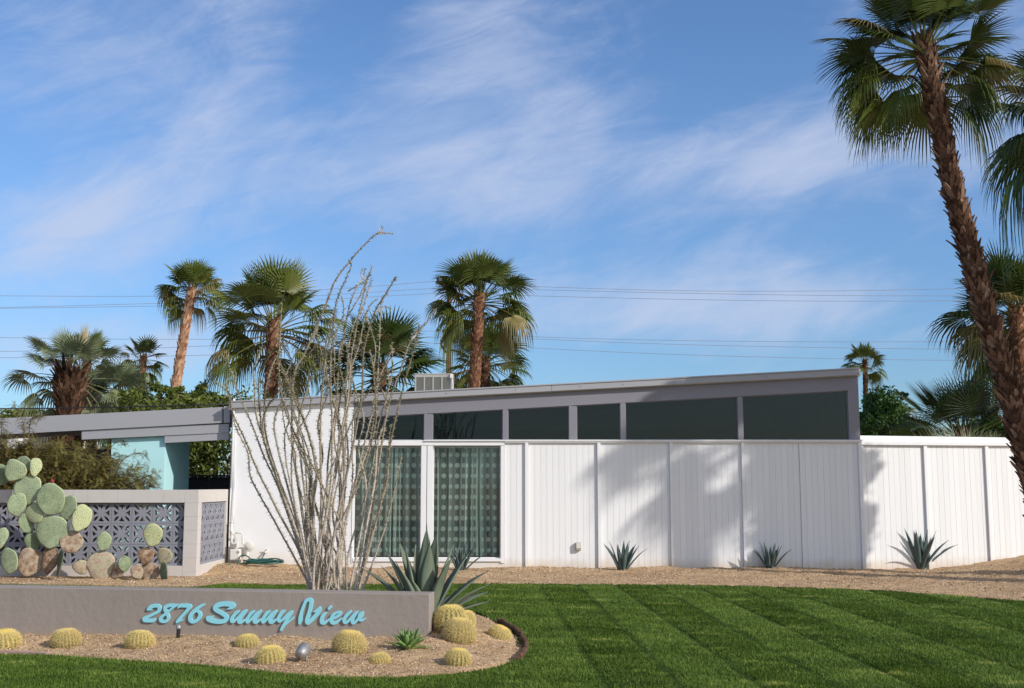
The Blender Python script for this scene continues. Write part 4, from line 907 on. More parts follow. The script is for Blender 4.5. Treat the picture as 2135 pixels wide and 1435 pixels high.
def small_leaves(seed, n, L, w, lo=20, hi=88):
    r = random.Random(seed); o = []
    for i in range(n):
        k = i/(n-1); o.append((L*r.uniform(.85, 1.08)*(1-.12*k), w*r.uniform(.9, 1.1), (i*137.5) % 360, lo+(hi-lo)*k**.8+r.uniform(-5, 5), .3*(1-k)+.05, 0))
    return o
def on_ground(px, py):
    z = 0.
    for _ in range(14): q = GP(px, py, z); z = .55*z+.45*G(q.x, q.y)
    return Vector((q.x, q.y, z))
q = on_ground(961, 1189); agave('agave', q, 'agave half hidden behind the large one, in front of the tall window', small_leaves(2, 17, .46, .062, 46), m_agaved, 3, 'small agaves along the house wall', True, nst=10)
q = on_ground(1298, 1189); agave('agave', q, 'dark agave right of the beige outlet box, against the white boards', small_leaves(5, 15, .50, .068, 48), m_agaved, 4, 'small agaves along the house wall', True, nst=10)
q = on_ground(1606, 1185); agave('agave', q, 'smallest agave, standing in the palm shadow at the foot of the boards', small_leaves(7, 14, .47, .058, 50), m_agaved, 5, 'small agaves along the house wall', True, nst=10)
q = on_ground(1918, 1186); agave('agave', q, 'darkest and widest agave before the white fence, valves at its left', small_leaves(9, 22, .76, .105, 44), m_agaved, 6, 'small agaves along the house wall', True, nst=12)
q = on_ground(850, 1352); agave('green_agave', q, 'small bright green rosette agave at the foot of the sign wall', small_leaves(12, 26, .18, .048, 8), m_agaveg, 8, nst=8, taper=.62, base_r=.02)
# dry plant clump behind the agave
q = P(815, 1240, 11.25); q.z = G(q.x, q.y); mb = MB(); rr = random.Random(3)
mb.sphere((q.x, q.y, q.z+.12), (.13, .13, .17), 14, 9, .1)
for _ in range(700):
    a = rr.random()*6.28; e = rr.uniform(-.2, 1.5); d = Vector((math.cos(e)*math.cos(a), math.cos(e)*math.sin(a), math.sin(e))); p_ = Vector((q.x, q.y, q.z+.12))+Vector((d.x*.13, d.y*.13, d.z*.17)); d = (d+Vector((rr.gauss(0, .5), rr.gauss(0, .5), rr.gauss(0, .5)))).normalized(); b = d.cross(Vector((0, 0, 1))).normalized()*.002
    mb.add([p_-b, p_+b, p_+d*.05], [(0, 1, 2)], rr.random()*.4)
tag(mb.build('withered_barrel_cactus', m_trunk), 'brown withered barrel cactus behind the sign wall under the large agave', 'cactus')

# ------------------------------------------------------------------ ocotillo
oc = root('ocotillo', (P(700, 1240, 11).x, 11.0, .08), 'tall bare ocotillo with many thorny grey wands behind the sign wall', 'ocotillo')
stems = [
 [(385, 1425), (380, 1390), (330, 1290), (240, 1130), (160, 980), (145, 880), (100, 780), (75, 680), (55, 595)],
 [(392, 1425), (345, 1260), (260, 1100), (190, 960), (140, 840), (85, 720), (70, 640), (10, 598)],
 [(395, 1425), (330, 1200), (262, 1010), (205, 880), (150, 740), (100, 620), (60, 500)],
 [(400, 1425), (335, 1190), (255, 970), (210, 830), (190, 700), (190, 580), (215, 520), (265, 430)],
 [(400, 1425), (318, 1130), (230, 900), (205, 760), (225, 690), (265, 640), (325, 500), (390, 440)],
 [(402, 1425), (335, 1100), (295, 900), (290, 800), (308, 740), (270, 620), (270, 500), (275, 330), (280, 290)],
 [(405, 1425), (350, 1050), (320, 850), (320, 700), (330, 560), (370, 480), (430, 350), (470, 250), (490, 195), (540, 130), (600, 62), (650, 16), (682, 8)],
 [(408, 1425), (380, 1120), (352, 900), (345, 760), (378, 620), (390, 545), (450, 485), (520, 430), (560, 400)],
 [(412, 1425), (402, 1100), (415, 950), (370, 760), (322, 650), (280, 540), (262, 480)],
 [(415, 1425), (432, 1100), (432, 900), (432, 700), (452, 500), (480, 380), (495, 280), (540, 170)],
 [(420, 1425), (452, 1100), (462, 900), (490, 700), (502, 560), (522, 420), (545, 300), (575, 215)],
 [(440, 1425), (472, 1100), (502, 850), (540, 650), (552, 500), (572, 380), (592, 290), (612, 200), (628, 170)],
 [(450, 1425), (502, 1100), (560, 850), (592, 650), (602, 480), (640, 330), (690, 250), (727, 183)],
 [(460, 1425), (542, 1100), (602, 850), (642, 680), (672, 560), (715, 470), (712, 500)],
 [(570, 1425), (622, 1200), (662, 900), (702, 680), (742, 560), (790, 430), (850, 360), (888, 308)],
 [(578, 1425), (622, 1250), (662, 1100), (692, 950), (705, 800), (708, 770)],
 [(592, 1425), (662, 1240), (712, 1070), (742, 930), (752, 890)],
 [(560, 1425), (602, 1220), (642, 1000), (655, 850), (690, 730), (682, 650), (642, 560), (645, 450), (600, 310)],
 [(490, 1425), (470, 1200), (430, 1000), (402, 860), (360, 740), (332, 620)],
 [(500, 1425), (522, 1200), (562, 1000), (622, 850), (645, 720), (655, 600), (662, 480), (668, 300), (698, 243)],
 [(400, 1425), (408, 1300), (440, 1180), (470, 1000), (478, 800), (470, 600), (478, 450), (520, 330), (515, 260)],
 [(510, 1425), (500, 1250), (480, 1100), (520, 900), (500, 760), (520, 620), (580, 460), (610, 330), (650, 270)],
 [(520, 1425), (545, 1250), (600, 1080), (640, 900), (660, 760), (700, 620), (690, 520)],
 [(430, 1425), (445, 1300), (520, 1130), (600, 950), (640, 800), (650, 700), (640, 560), (625, 470)],
 [(398, 1425), (360, 1250), (330, 1080), (315, 940), (330, 820), (390, 700), (385, 600), (440, 530)],
 [(404, 1425), (372, 1150), (392, 1000), (372, 900), (340, 820), (345, 700), (300, 590)],
 [(535, 1425), (520, 1200), (460, 1050), (400, 930), (330, 800), (285, 690), (268, 560), (262, 500)],
 [(545, 1425), (590, 1180), (610, 1000), (580, 860), (600, 740), (560, 600), (540, 480), (560, 380), (600, 300), (630, 190)],
 [(425, 1425), (415, 1250), (395, 1050), (440, 900), (420, 760), (460, 640), (440, 540), (470, 430)],
 [(552, 1425), (500, 1290), (430, 1150), (400, 1040), (395, 900)],
 [(580, 1425), (640, 1180), (690, 1000), (700, 880), (750, 640), (800, 470), (820, 380)],
 [(415, 1350), (440, 1370), (470, 1395), (490, 1430)],
 [(500, 1425), (440, 1200), (455, 1000), (500, 880), (560, 740), (620, 640), (700, 560), (718, 520)],
]
rr = random.Random(21); oleaf = MB()
def add_stem(pts, y0, y1, r0, r1, seed, cols=(.45, .75)):
    r = random.Random(seed); w = crom([(float(a), float(b)) for a, b in pts], 9); n = len(w); P3 = []
    bow = r.uniform(-.10, .10); ph = r.uniform(0, 6.28)
    for i, (a, b) in enumerate(w):
        u = i/(n-1); y = y0+(y1-y0)*u+bow*math.sin(u*3.14)
        P3.append(P(440+a/1.888+.6*math.sin(u*23+ph), 480+b/1.888, y))
    base_z = .03
    if pts[0][1] > 1400: P3.insert(0, Vector((P3[0].x*.98+P3[0].x*.02, P3[0].y, base_z)))
    mb = MB(); k = len(P3); rad = [r0+(r1-r0)*(i/(k-1))**.8*(1) for i in range(k)]; tn = r.uniform(-.12, .15)
    mb.tube(P3, rad, 7, [min(1, max(0, (.78-.42*min(1, (i/k)*1.9))+tn)) for i in range(k)])
    # thorns and leaves
    for i in range(k-1):
        a, b = P3[i], P3[i+1]; d = (b-a); L = d.length; d.normalize(); u = i/k
        m = max(1, int(L/.0085)); s1 = d.cross(Vector((.3, .4, .8))).normalized(); s2 = d.cross(s1)
        for j in range(m):
            f = (j+r.random())/m; p = a.lerp(b, f); an = r.random()*6.28; o = s1*math.cos(an)+s2*math.sin(an); p0 = p+o*rad[i]*.6
            ln = r.uniform(.016, .042); t = (o+d*.25).normalized(); c = d*.0030
            mb.add([p0-c, p0+c, p0+t*ln], [(0, 1, 2)], min(1, .55+.4*(1-u)+r.uniform(-.2, .2)))
            if r.random() < .75*float(sstep(.15, .5, u)) and ln:
                q0 = p+o*rad[i]*.9; q1 = q0+(o+d*.9).normalized()*r.uniform(.018, .030); sd_ = (q1-q0).cross(d).normalized()*.006
                oleaf.add([q0, (q0+q1)/2+sd_, q1, (q0+q1)/2-sd_], [(0, 1, 2, 3)], r.uniform(.1, .8))
    mb.build('wand', m_oco, oc, smooth=True)
rs_ = random.Random(77)
for _ in range(14):
    a_, b_ = rs_.sample(stems[:29], 2); f_ = rs_.uniform(.25, .75); ra_, rb_ = crom([(float(x), float(y)) for x, y in a_], 4), crom([(float(x), float(y)) for x, y in b_], 4); m_ = min(len(ra_), len(rb_)); o_ = []
    for q in range(8): u_ = q/7; A1 = ra_[int(u_*(len(ra_)-1))]; B1 = rb_[int(u_*(len(rb_)-1))]; o_.append((A1[0]*(1-f_)+B1[0]*f_+rs_.uniform(-10, 10), A1[1]*(1-f_)+B1[1]*f_))
    stems.append(o_)
for i, s_ in enumerate(stems):
    yb = 10.95+rr.uniform(-.10, .20); ye = 11.0+rr.uniform(-.75, .75)
    tall = 1425-min(q[1] for q in s_)
    add_stem(s_, yb, ye, (.0125 if tall > 700 else .0095)*rr.uniform(.7, 1.25), .0045 if tall > 900 else .0035, i*7+1)
# forks at the tips
for j, s_ in enumerate([[(650, 16), (668, 5), (675, -10)], [(650, 16), (690, 12), (716, 16)], [(575, 215), (600, 190), (604, 150)], [(612, 200), (590, 180), (600, 150)], [(540, 170), (552, 140), (546, 125)], [(540, 240), (575, 220), (600, 205)], [(727, 183), (722, 190), (726, 196)], [(640, 330), (680, 300), (710, 310)], [(790, 430), (815, 400), (818, 370)], [(390, 440), (415, 400), (420, 350)], [(265, 430), (262, 400), (270, 360)], [(700, 620), (712, 560), (712, 440)]]):
    add_stem(s_, 11.0+.02*j, 11.05+.02*j, .0065, .003, 400+j)
oleaf.build('leaves', m_ocoleaf, oc)

# ------------------------------------------------------------------ prickly pears
def pad_mb(c, hw, hh, rot, yaw, pitch, th, seed, cork=False, egg=.18, spine=True):
    """an egg-shaped flattened pad; c centre, hw/hh half sizes; rot in the picture plane, yaw turns its face"""
    r = random.Random(seed); R = Matrix.Rotation(yaw, 3, 'Z') @ Matrix.Rotation(pitch, 3, 'X') @ Matrix.Rotation(rot, 3, 'Y')
    mb = MB(); nu, nv = 26, 9; vs = []; ts = []; ph = r.random()*6
    def pt(a, rr_, side):
        x = math.cos(a); z = math.sin(a); e = 1+egg*z*.9; wv = 1+.045*math.sin(3*a+ph)+.03*math.sin(5*a+ph*2)+.012*math.sin(9*a+ph*3)
        t = math.sqrt(max(0, 1-rr_**2.6)); bend = .10*hw*math.sin(a*2+ph)*rr_**2
        return Vector((x*hw*e*rr_*wv, side*th*(t)+bend*.5+.18*th*math.sin(9*a+ph)*t*rr_, z*hh*rr_*wv))
    base = .55+r.uniform(-.12, .12)
    vs.append(pt(0, 0, -1)); ts.append(base)
    for i in range(1, nv+1):
        q = (i/nv)**.75
        for j in range(nu): vs.append(pt(2*math.pi*j/nu, q if i < nv else 1, -1)); ts.append(base+(.22 if i == nv else 0)+r.uniform(-.04, .04))
    k = len(vs); vs.append(pt(0, 0, 1)); ts.append(base)
    for i in range(1, nv):
        q = (i/nv)**.75
        for j in range(nu): vs.append(pt(2*math.pi*j/nu, q, 1)); ts.append(base)
    fs = [(0, 1+(j+1) % nu, 1+j) for j in range(nu)]+[(1+i*nu+j, 1+i*nu+(j+1) % nu, 1+(i+1)*nu+(j+1) % nu, 1+(i+1)*nu+j) for i in range(nv-1) for j in range(nu)]
    fs += [(k, k+1+j, k+1+(j+1) % nu) for j in range(nu)]+[(k+1+i*nu+(j+1) % nu, k+1+i*nu+j, k+1+(i+1)*nu+j, k+1+(i+1)*nu+(j+1) % nu) for i in range(nv-2) for j in range(nu)]
    fs += [(k+1+(nv-2)*nu+(j+1) % nu, k+1+(nv-2)*nu+j, 1+(nv-1)*nu+j, 1+(nv-1)*nu+(j+1) % nu) for j in range(nu)]
    mb.add([c+R @ v for v in vs], fs, ts)
    ar = MB()
    n = int(6.5*hw/.1)
    for i in range(-8, 9):
        for j in range(-9, 10):
            x = (i+(j % 2)*.5)*.034+r.gauss(0, .0035); z = j*.031+r.gauss(0, .0035); q = math.hypot(x/(hw*(1+egg*.9*z/hh)), z/hh)
            if q > .93 or (cork and r.random() < .6): continue
            t = math.sqrt(1-q**2.6)
            for side in (-1, 1):
                p = c+R @ Vector((x, side*(th*t+.001), z)); ar.sphere(p, r.uniform(.0035, .0068), 5, 3)
                if spine and side < 0:
                    for _ in range(2 if not cork else 3):
                        d = R @ Vector((r.gauss(0, .7), -1, r.gauss(0, .7))).normalized(); b = d.cross(Vector((.2, .1, 1))).normalized()*.0009; ar.add([p-b, p+b, p+d*.016], [(0, 1, 2)])
    for j in range(40):
        a = j/40*6.283; v = pt(a, 1, 0); p = c+R @ v; d = R @ Vector((math.cos(a), 0, math.sin(a))); b = d.cross(Vector((0, 1, 0)))*.001
        ar.sphere(p+d*.001, .004, 4, 3); ar.add([p-b, p+b, p+d*.018+Vector((0, 0, r.uniform(-.005, .005)))], [(0, 1, 2)])
    return mb, ar
def pear(name, label, pads, loc, origin, scl, Yb):
    rt = root(name, loc, label, 'cactus', 'prickly pear cacti by the breeze block wall')
    for i, (cx, cy, hw, hh, rot, yaw, dy, kind) in enumerate(pads):
        Y = Yb+dy; c = P(origin[0]+cx/scl, origin[1]+cy/scl, Y); k = Y/FPX/scl*1.0
        cs_ = max(.35, abs(math.cos(math.radians(yaw))))
        mb, ar = pad_mb(c, hw*k/cs_, hh*k, math.radians(rot), math.radians(yaw), math.radians(random.Random(i).uniform(-8, 8)), .015 if kind != 'k' else .024, i*3+len(name), kind in 'ck', egg=(.24 if kind in 'pydce' else .1) if kind != 'e' else .36)
        dk_ = random.Random(i*5+len(label)).uniform(-.15, .30)
        if kind in 'kc': mb.t = [min(1, t+dk_) for t in mb.t]
        if kind == 'k' or kind == 'c': p_ = mb.build('old_pad', m_cork, rt, smooth=True)
        else:
            if kind == 'y': mb.t = [min(1, t+.25) for t in mb.t]
            if kind == 'd': mb.t = [max(0, t-.30) for t in mb.t]  # shade on rear and side-turned pads painted in as a darker tint
            if kind == 'e': mb.t = [min(1, t+.32) for t in mb.t]
            p_ = mb.build('pad', m_pad, rt, smooth=True)
        ar.build('spines', m_areole, p_)
    return rt
q = on_ground(110, 1207)
pp = pear('prickly_pear', 'tallest prickly pear with stacked green pads and one red fruit at the left', [
 (10, 262, 95, 115, -12, 20, .10, 'd'), (235, 172, 92, 120, 25, -15, .12, 'p'), (158, 215, 112, 118, 30, 8, -.02, 'p'), (380, 176, 55, 102, 6, 25, .05, 'y'),
 (295, 420, 155, 155, 8, -5, .04, 'p'), (180, 578, 95, 124, 10, 12, -.04, 'p'), (545, 525, 148, 172, -12, 6, -.03, 'p'), (728, 612, 100, 132, 22, -14, .03, 'p'), (870, 722, 95, 145, 14, 18, .0, 'y'),
 (380, 665, 115, 110, -35, -12, .03, 'y'), (285, 780, 66, 112, -22, 30, .08, 'p'), (550, 865, 175, 175, -3, 0, .02, 'p'), (762, 980, 120, 116, 10, 10, .04, 'c'),
 (530, 1160, 85, 150, 3, 0, .06, 'k'), (640, 1205, 82, 148, 4, -62, -.10, 'd'), (355, 980, 72, 110, -5, 30, .14, 'd'), (320, 1190, 135, 150, 3, 8, .12, 'k'), (100, 1178, 98, 138, -16, -10, -.04, 'p'), (22, 930, 55, 112, 8, 10, .0, 'p')], q, (0, 940), 5.125, q.y)
mb = MB(); c = P(557/5.125, 940+330/5.125, q.y-.03); mb.sphere(c, (.032, .032, .042), 12, 8); o = mb.build('fruit', m_fruit, pp, smooth=True)
q = on_ground(212, 1208)
pear('prickly_pear', 'middle prickly pear with a big corky brown base pad', [
 (552, 785, 102, 142, 4, 12, .0, 'p'), (500, 1150, 205, 225, 2, 0, .03, 'k'), (205, 1170, 104, 108, -30, 10, .02, 'c'), (735, 1225, 115, 112, 30, -20, .0, 'c'), (858, 1120, 62, 116, 12, 55, -.05, 'd')], q, (140, 1020), 7.177, q.y)
q = on_ground(318, 1208)
pear('prickly_pear', 'right prickly pear with one pale yellow green egg shaped pad on top', [
 (1283, 695, 138, 172, 0, 5, .0, 'e'), (1180, 1000, 112, 124, 5, 8, .03, 'c'), (1455, 1010, 118, 136, 10, -8, .03, 'c'), (1245, 1245, 140, 145, 0, 0, .06, 'c'), (1050, 1240, 88, 112, -18, 10, .0, 'c'), (1450, 1255, 102, 152, 16, -55, -.08, 'd')], q, (140, 1020), 7.177, q.y)

# ------------------------------------------------------------------ fan palms
def fan_leaf(mb, base, az, el, pet, L, r, droop, nseg=32, tint=.5, cup=.25, split=.46):
    """petiole leaving base at azimuth az / elevation el, then a pleated fan with split, hanging tips"""
    out = Vector((math.cos(az), math.sin(az), 0)); side = Vector((-math.sin(az), math.cos(az), 0)); up = Vector((0, 0, 1))
    p = Vector(base); a = el; path = [p.copy()]
    sagp = .28*droop+.08
    for i in range(5):
        a -= sagp*.32*(1 if el < 1.3 else .3); p = p+(out*math.cos(a)+up*math.sin(a))*pet/5; path.append(p.copy())
    mb.tube(path, [.018*L/1.0+.006, .014*L+.005, .012*L+.004, .010*L+.004, .009*L+.003, .006*L+.002], 4, min(1, tint+.22), cap=False)
    d0 = (out*math.cos(a)+up*math.sin(a)); n0 = (-out*math.sin(a)+up*math.cos(a))
    rl = r.uniform(-.5, .5); s0 = side*math.cos(rl)+n0*math.sin(rl); n0 = n0*math.cos(rl)-side*math.sin(rl)
    hub = p; da = math.radians(205)/nseg; us = (0.02, split*.6, split, .70, .86, 1.0)
    for j in range(nseg):
        th = -math.radians(102)+(j+.5)*da; Ls = L*(.72+.28*math.cos(th*.62))*r.uniform(.93, 1.04)
        dirn = (d0*math.cos(th)+s0*math.sin(th)); perp = (s0*math.cos(th)-d0*math.sin(th)); vs = []
        g = droop*(.7+.5*r.random()); tw = r.uniform(-.3, .3); fold = .30
        for u in us:
            c = hub+dirn*u*Ls+n0*(cup*Ls*(abs(math.sin(th))**1.5)*.35*u-(1-math.cos(th))*.06*L)
            fr = max(0, u-.42)/.58
            c = c-up*(g*Ls*(.22*u*u+.75*fr**1.7))
            if droop > .35: c = c-(dirn-up*dirn.z)*(Ls*.42*min(1.1, g)*fr**2.0)
            w = math.tan(da/2)*Ls*u*1.02 if u <= split else math.tan(da/2)*Ls*split*(1-max(0, (u-split)/(1-split))**1.5)
            w = max(w, .0015); pp_ = perp*math.cos(tw*fr)+n0*math.sin(tw*fr)
            vs += [c-pp_*w, c-n0*w*fold*2, c+pp_*w]
        fs = []
        for i in range(len(us)-1): b = i*3; fs += [(b, b+1, b+4, b+3), (b+1, b+2, b+5, b+4)]
        t = min(1, max(0, tint+r.uniform(-.06, .06))); tt = []
        for i, u in enumerate(us): tt += [min(1, t+(.22 if u > .95 else .05 if u > .8 else 0))]*3
        mb.add(vs, fs, tt)
def trunk_mesh(path, rad, seed, boots=True, row=.075, around=9, bl=.10, flare=1.0, tint0=.35):
    r = random.Random(seed); mb = MB(); n = len(path); mb.tube(path, rad, 14, tint0-.15)
    if not boots: return mb
    segs = [(path[i+1]-path[i]).length for i in range(n-1)]; T = sum(segs); s = 0; k = 0
    while s < T:
        acc = 0; i = 0
        while i < n-2 and acc+segs[i] < s: acc += segs[i]; i += 1
        f = (s-acc)/segs[i]; c = path[i].lerp(path[i+1], f); rd = rad[i]+(rad[i+1]-rad[i])*f; d = (path[i+1]-path[i]).normalized()
        a1 = d.cross(Vector((.1, .9, .1))).normalized(); a2 = d.cross(a1)
        for j in range(around):
            w = 2*math.pi*(j+(k % 2)*.5+r.uniform(-.2, .2))/around; o = a1*math.cos(w)+a2*math.sin(w); t = d.cross(o)
            b = c+o*rd*.93+d*r.uniform(-.02, .02); lw = rd*math.pi/around*r.uniform(.7, 1.05); L = bl*r.uniform(.6, 1.25); lift = flare*r.uniform(.10, .42)*L
            if r.random() < .06*flare: L *= 1.5; lift *= 2.1
            sk = t*r.uniform(-.35, .35)*L; tip = b+d*L+o*lift+sk; th = o*(.012+.01*r.random())
            vs = [b-t*lw, b+t*lw, b+d*L*.55+t*lw*.75+o*lift*.5+sk*.5, tip+t*lw*.3, tip-t*lw*.3, b+d*L*.55-t*lw*.75+o*lift*.5+sk*.5]
            vs += [v-th for v in vs]
            mb.add(vs, [(0, 1, 2, 5), (5, 2, 3, 4), (4, 3, 9, 10), (5, 4, 10, 11), (2, 8, 9, 3), (0, 5, 11, 6), (1, 7, 8, 2), (6, 11, 8, 7), (11, 10, 9, 8)], min(1, max(0, tint0+r.uniform(-.3, .4))))
        s += row*r.uniform(.9, 1.1); k += 1
    return mb
def palm(label, base, top, Rc, seed, n=34, rt=.2, lm=None, tm=None, lean=0., skirt=0., droop=.6, nseg=28, tint=.45, boots=True, group='fan palms', low=-55, row=.085, bl=.10, around=9, flare=1., bulge=0, name='fan_palm', high=86, path=None, dead=.05, pet=.55, tint0=.35, split=.46):
    r = random.Random(seed); rt_ = root(name, base, label, 'palm tree', group); base = Vector(base); top = Vector(top)
    if path is None:
        path = []; m = 9
        for i in range(m+1):
            u = i/m; path.append(base.lerp(top, u)+Vector((lean*math.sin(u*math.pi), 0, 0)))
    m = len(path)-1; rad = [rt*(1.28-.28*min(1, u*4/m)-.16*(u/m))+bulge*math.exp(-((u/m-.93)/.12)**2) for u in range(m+1)]
    trunk_mesh(path, rad, seed, boots, row, around, bl, flare, tint0).build('trunk', tm or m_trunk, rt_)
    mb = MB()
    for i in range(n):
        k = i/(n-1); az = i*2.39996+r.uniform(-.25, .25); e = math.radians(high+(low-high)*k**1.25+r.uniform(-10, 10)); dr = droop*(.06+1.15*k**1.3)*r.uniform(.6, 1.4)
        if k > .45 and math.sin(az) < -.45: az = (0.25 if math.cos(az) > 0 else math.pi-.25)+r.uniform(-.6, .5)
        L = Rc*.58*r.uniform(.85, 1.12)*(.85 if k < .1 else 1); pt = Rc*pet*r.uniform(.6, 1.15)*(.62+.38*min(1, k*1.6))
        t = tint+r.uniform(-.13, .13)+(.12*(k > .75)); isd = r.random() < dead*(.2+1.6*k)
        if isd: t = .95
        z0 = top+Vector((math.cos(az)*rt*.5, math.sin(az)*rt*.5, -k*Rc*.28))
        fan_leaf(mb, z0, az, e, pt, L, r, dr*(1.5 if isd else 1), nseg, t, split=split)
    mb.build('crown', lm or m_leafp, rt_, smooth=False)
    if skirt:
        sk = MB(); d = (path[-1]-path[-3]).normalized()
        for i in range(int(26*skirt)):
            az = r.random()*6.28; z0 = top-d*(Rc*.3+r.random()*skirt*.9)+Vector((math.cos(az)*rt*.8, math.sin(az)*rt*.8, 0))
            fan_leaf(sk, z0, az, math.radians(-70), Rc*.18, Rc*.42, r, .5, 12, .95)
        sk.build('dead_fronds', lm or m_leafp, rt_)
    return rt_
def crown_at(px, py, Y): return P(px, py, Y)
GRP = 'fan palms behind the house'
# tall slim palm left
t = P(401, 600, 44); b = P(372, 812, 44); e = b+(b-t)*(b.z/(t.z-b.z)); palm('tall slim palm with curved pale trunk at the left above the carport roof', (e.x, 44, 0), t, 1.45, 31, n=44, rt=.20, tm=m_trunkl, lean=-.12, group=GRP, nseg=22, tint=.56, row=.16, bl=.2, around=7, droop=.7, high=84, low=-12, tint0=.6)
# big bright crown palm behind the ocotillo
t = P(572, 668, 30); b = P(563, 830, 30); palm('palm with wide bright yellow green crown behind the ocotillo', (b.x-.1, 30, 0), t, 1.8, 32, n=48, rt=.19, group=GRP, nseg=30, tint=.60, row=.10, bl=.14, droop=.72, low=-24, pet=.68, dead=.12, tm=m_trunkl, tint0=.25)
# dark palm right of it
t = P(790, 760, 28); palm('broad dark palm crown just left of the rooftop cooler', (t.x, 28, 0), t, 1.75, 33, n=46, rt=.2, group=GRP, nseg=30, tint=.28, droop=.55, low=-35)
# centre palm pair
t = P(1000, 612, 34); b = P(990, 800, 34); palm('tall palm with orange brown trunk standing right of the utility pole', (b.x-.25, 34, 0), t, 1.55, 34, n=56, rt=.19, group=GRP, nseg=28, tint=.52, row=.10, bl=.13, droop=.6, low=-30, high=88, pet=.62, tm=m_trunkl, tint0=.3)
t = P(1012, 745, 39); palm('lower palm crown filling in behind the tall centre palm', (t.x, 39, 0), t, 1.6, 35, n=40, rt=.19, group=GRP, nseg=24, tint=.48, droop=.6, low=-45, boots=True)
# left group: thick skirted palm and those behind
t = P(150, 772, 30); b = P(143, 860, 30); palm('stout palm with fat shaggy trunk and sparse ragged grey green crown', (b.x, 30, 0), t+Vector((0, 0, -.05)), 1.3, 36, n=32, rt=.34, lm=m_leafd, group=GRP, nseg=26, tint=.42, droop=.65, low=-45, row=.075, bl=.26, around=15, flare=1.9, bulge=.12, dead=.06, high=75, pet=.85, tint0=.25)
t = P(182, 738, 40); palm('palm peeking out behind the stout shaggy one', (t.x, 40, 0), t, 1.15, 37, n=26, rt=.17, group=GRP, nseg=20, tint=.4, droop=.6)
t = P(299, 742, 46); palm('small far palm just left of the tall slim one', (t.x, 46, 0), t, 1.05, 38, n=30, rt=.15, group=GRP, nseg=18, tint=.4, droop=.75, low=-70, tm=m_trunkl, row=.14)
t = P(240, 815, 33); palm('low spreading palm between the stout one and the bushes', (t.x, 33, 0), t, 1.25, 39, n=22, rt=.17, lm=m_leafd, group=GRP, nseg=22, tint=.42, droop=.6, low=-30)
t = P(195, 830, 34); palm('half hidden palm at the foot of the stout one', (t.x, 34, 0), t, 1.1, 40, n=20, rt=.17, group=GRP, nseg=20, tint=.35, droop=.8, low=-35)
# right side
t = P(1803, 750, 52); b = P(1801, 800, 52); palm('lone distant palm above the high right corner of the house', (b.x, 52, 0), t, 1.02, 41, n=32, rt=.13, group=GRP, nseg=18, tint=.45, droop=.5, low=-35, row=.2)
t = P(1893, 862, 75); palm('tiny far palm between the round tree and the spiky palm', (t.x, 75, 0), t, .72, 42, n=22, rt=.14, group=GRP, nseg=12, tint=.55, droop=.6, low=-50, row=.3, lm=m_leafd)
t = P(2005, 890, 23.5); palm('low spiky palm with stiff fans behind the white fence', (t.x, 23.5, 0), t, 1.45, 43, n=34, rt=.2, group=GRP, nseg=30, tint=.12, droop=.10, low=-5, high=84, pet=.62, dead=.0, split=.30)
t = P(2118, 640, 26); palm('palm whose crown rises behind the leaning trunk', (t.x+.1, 26, 0), t, 1.75, 44, n=52, rt=.2, group=GRP, nseg=28, tint=.36, droop=.6, low=-45, tm=m_trunkl)
# yucca-like fine clump on the fence line
t = P(2003, 915, 22.2); yr = root('grassy_clump', (t.x, 22.2, 0), 'pale green fine leaved clump in front of the low spiky palm', 'shrub'); mb = MB(); rr = random.Random(7)
for k in range(900):
    x = t.x+rr.gauss(0, .62); bz_ = 1.6; p0 = Vector((x, 22.2+rr.gauss(0, .25), bz_)); d = Vector((rr.gauss(0, .35)+(x-t.x)*.25, rr.gauss(0, .3), 1)).normalized(); L = rr.uniform(.5, 1.22)-abs(x-t.x)*.3; s_ = Vector((1, .3, 0))*.006
    q1 = p0+d*L*.6; q2 = p0+d*L+Vector((d.x*.2, 0, -.08)); mb.add([p0-s_, p0+s_, q1+s_, q1-s_, q2], [(0, 1, 2, 3), (3, 2, 4)], rr.uniform(.3, .9))
mb.build('leaves', m_leafd, yr); mb = MB(); mb.tube([(t.x, 22.2, 0), (t.x, 22.2, 1.7)], [.1, .06], 8); mb.build('stem', m_twig, yr)
# leaning palm in front of the fence
YP = 17.7
lp = [(1925, 85), (1938, 150), (1950, 215), (1968, 300), (1985, 385), (2008, 470), (2030, 555), (2052, 640), (2078, 725), (2102, 800), (2122, 880), (2150, 980), (2180, 1080), (2205, 1165)]
cr = crom([(float(a), float(b)) for a, b in lp][::-1], 2); path = [P(a, b, YP+.0) for a, b in cr]; path[0].z = .1
palm('tall leaning palm with rough dark trunk at the right, in front of the fence', tuple(path[0]), path[-1], 1.42, 50, n=60, rt=.168, path=path, nseg=38, tint=.36, row=.072, bl=.15, around=10, flare=1.5, droop=.46, low=-36, high=84, group='fan palms in front of the house', dead=.04, pet=.62, tint0=.46)
t = P(2285, 225, 21.6); palm('palm at the right edge whose long fronds hang into view beside the leaning trunk', (t.x+.8, 21.6, 0), t, 2.3, 51, n=44, rt=.22, nseg=38, tint=.24, droop=1.0, low=-30, group=GRP, pet=.66, lean=.2)
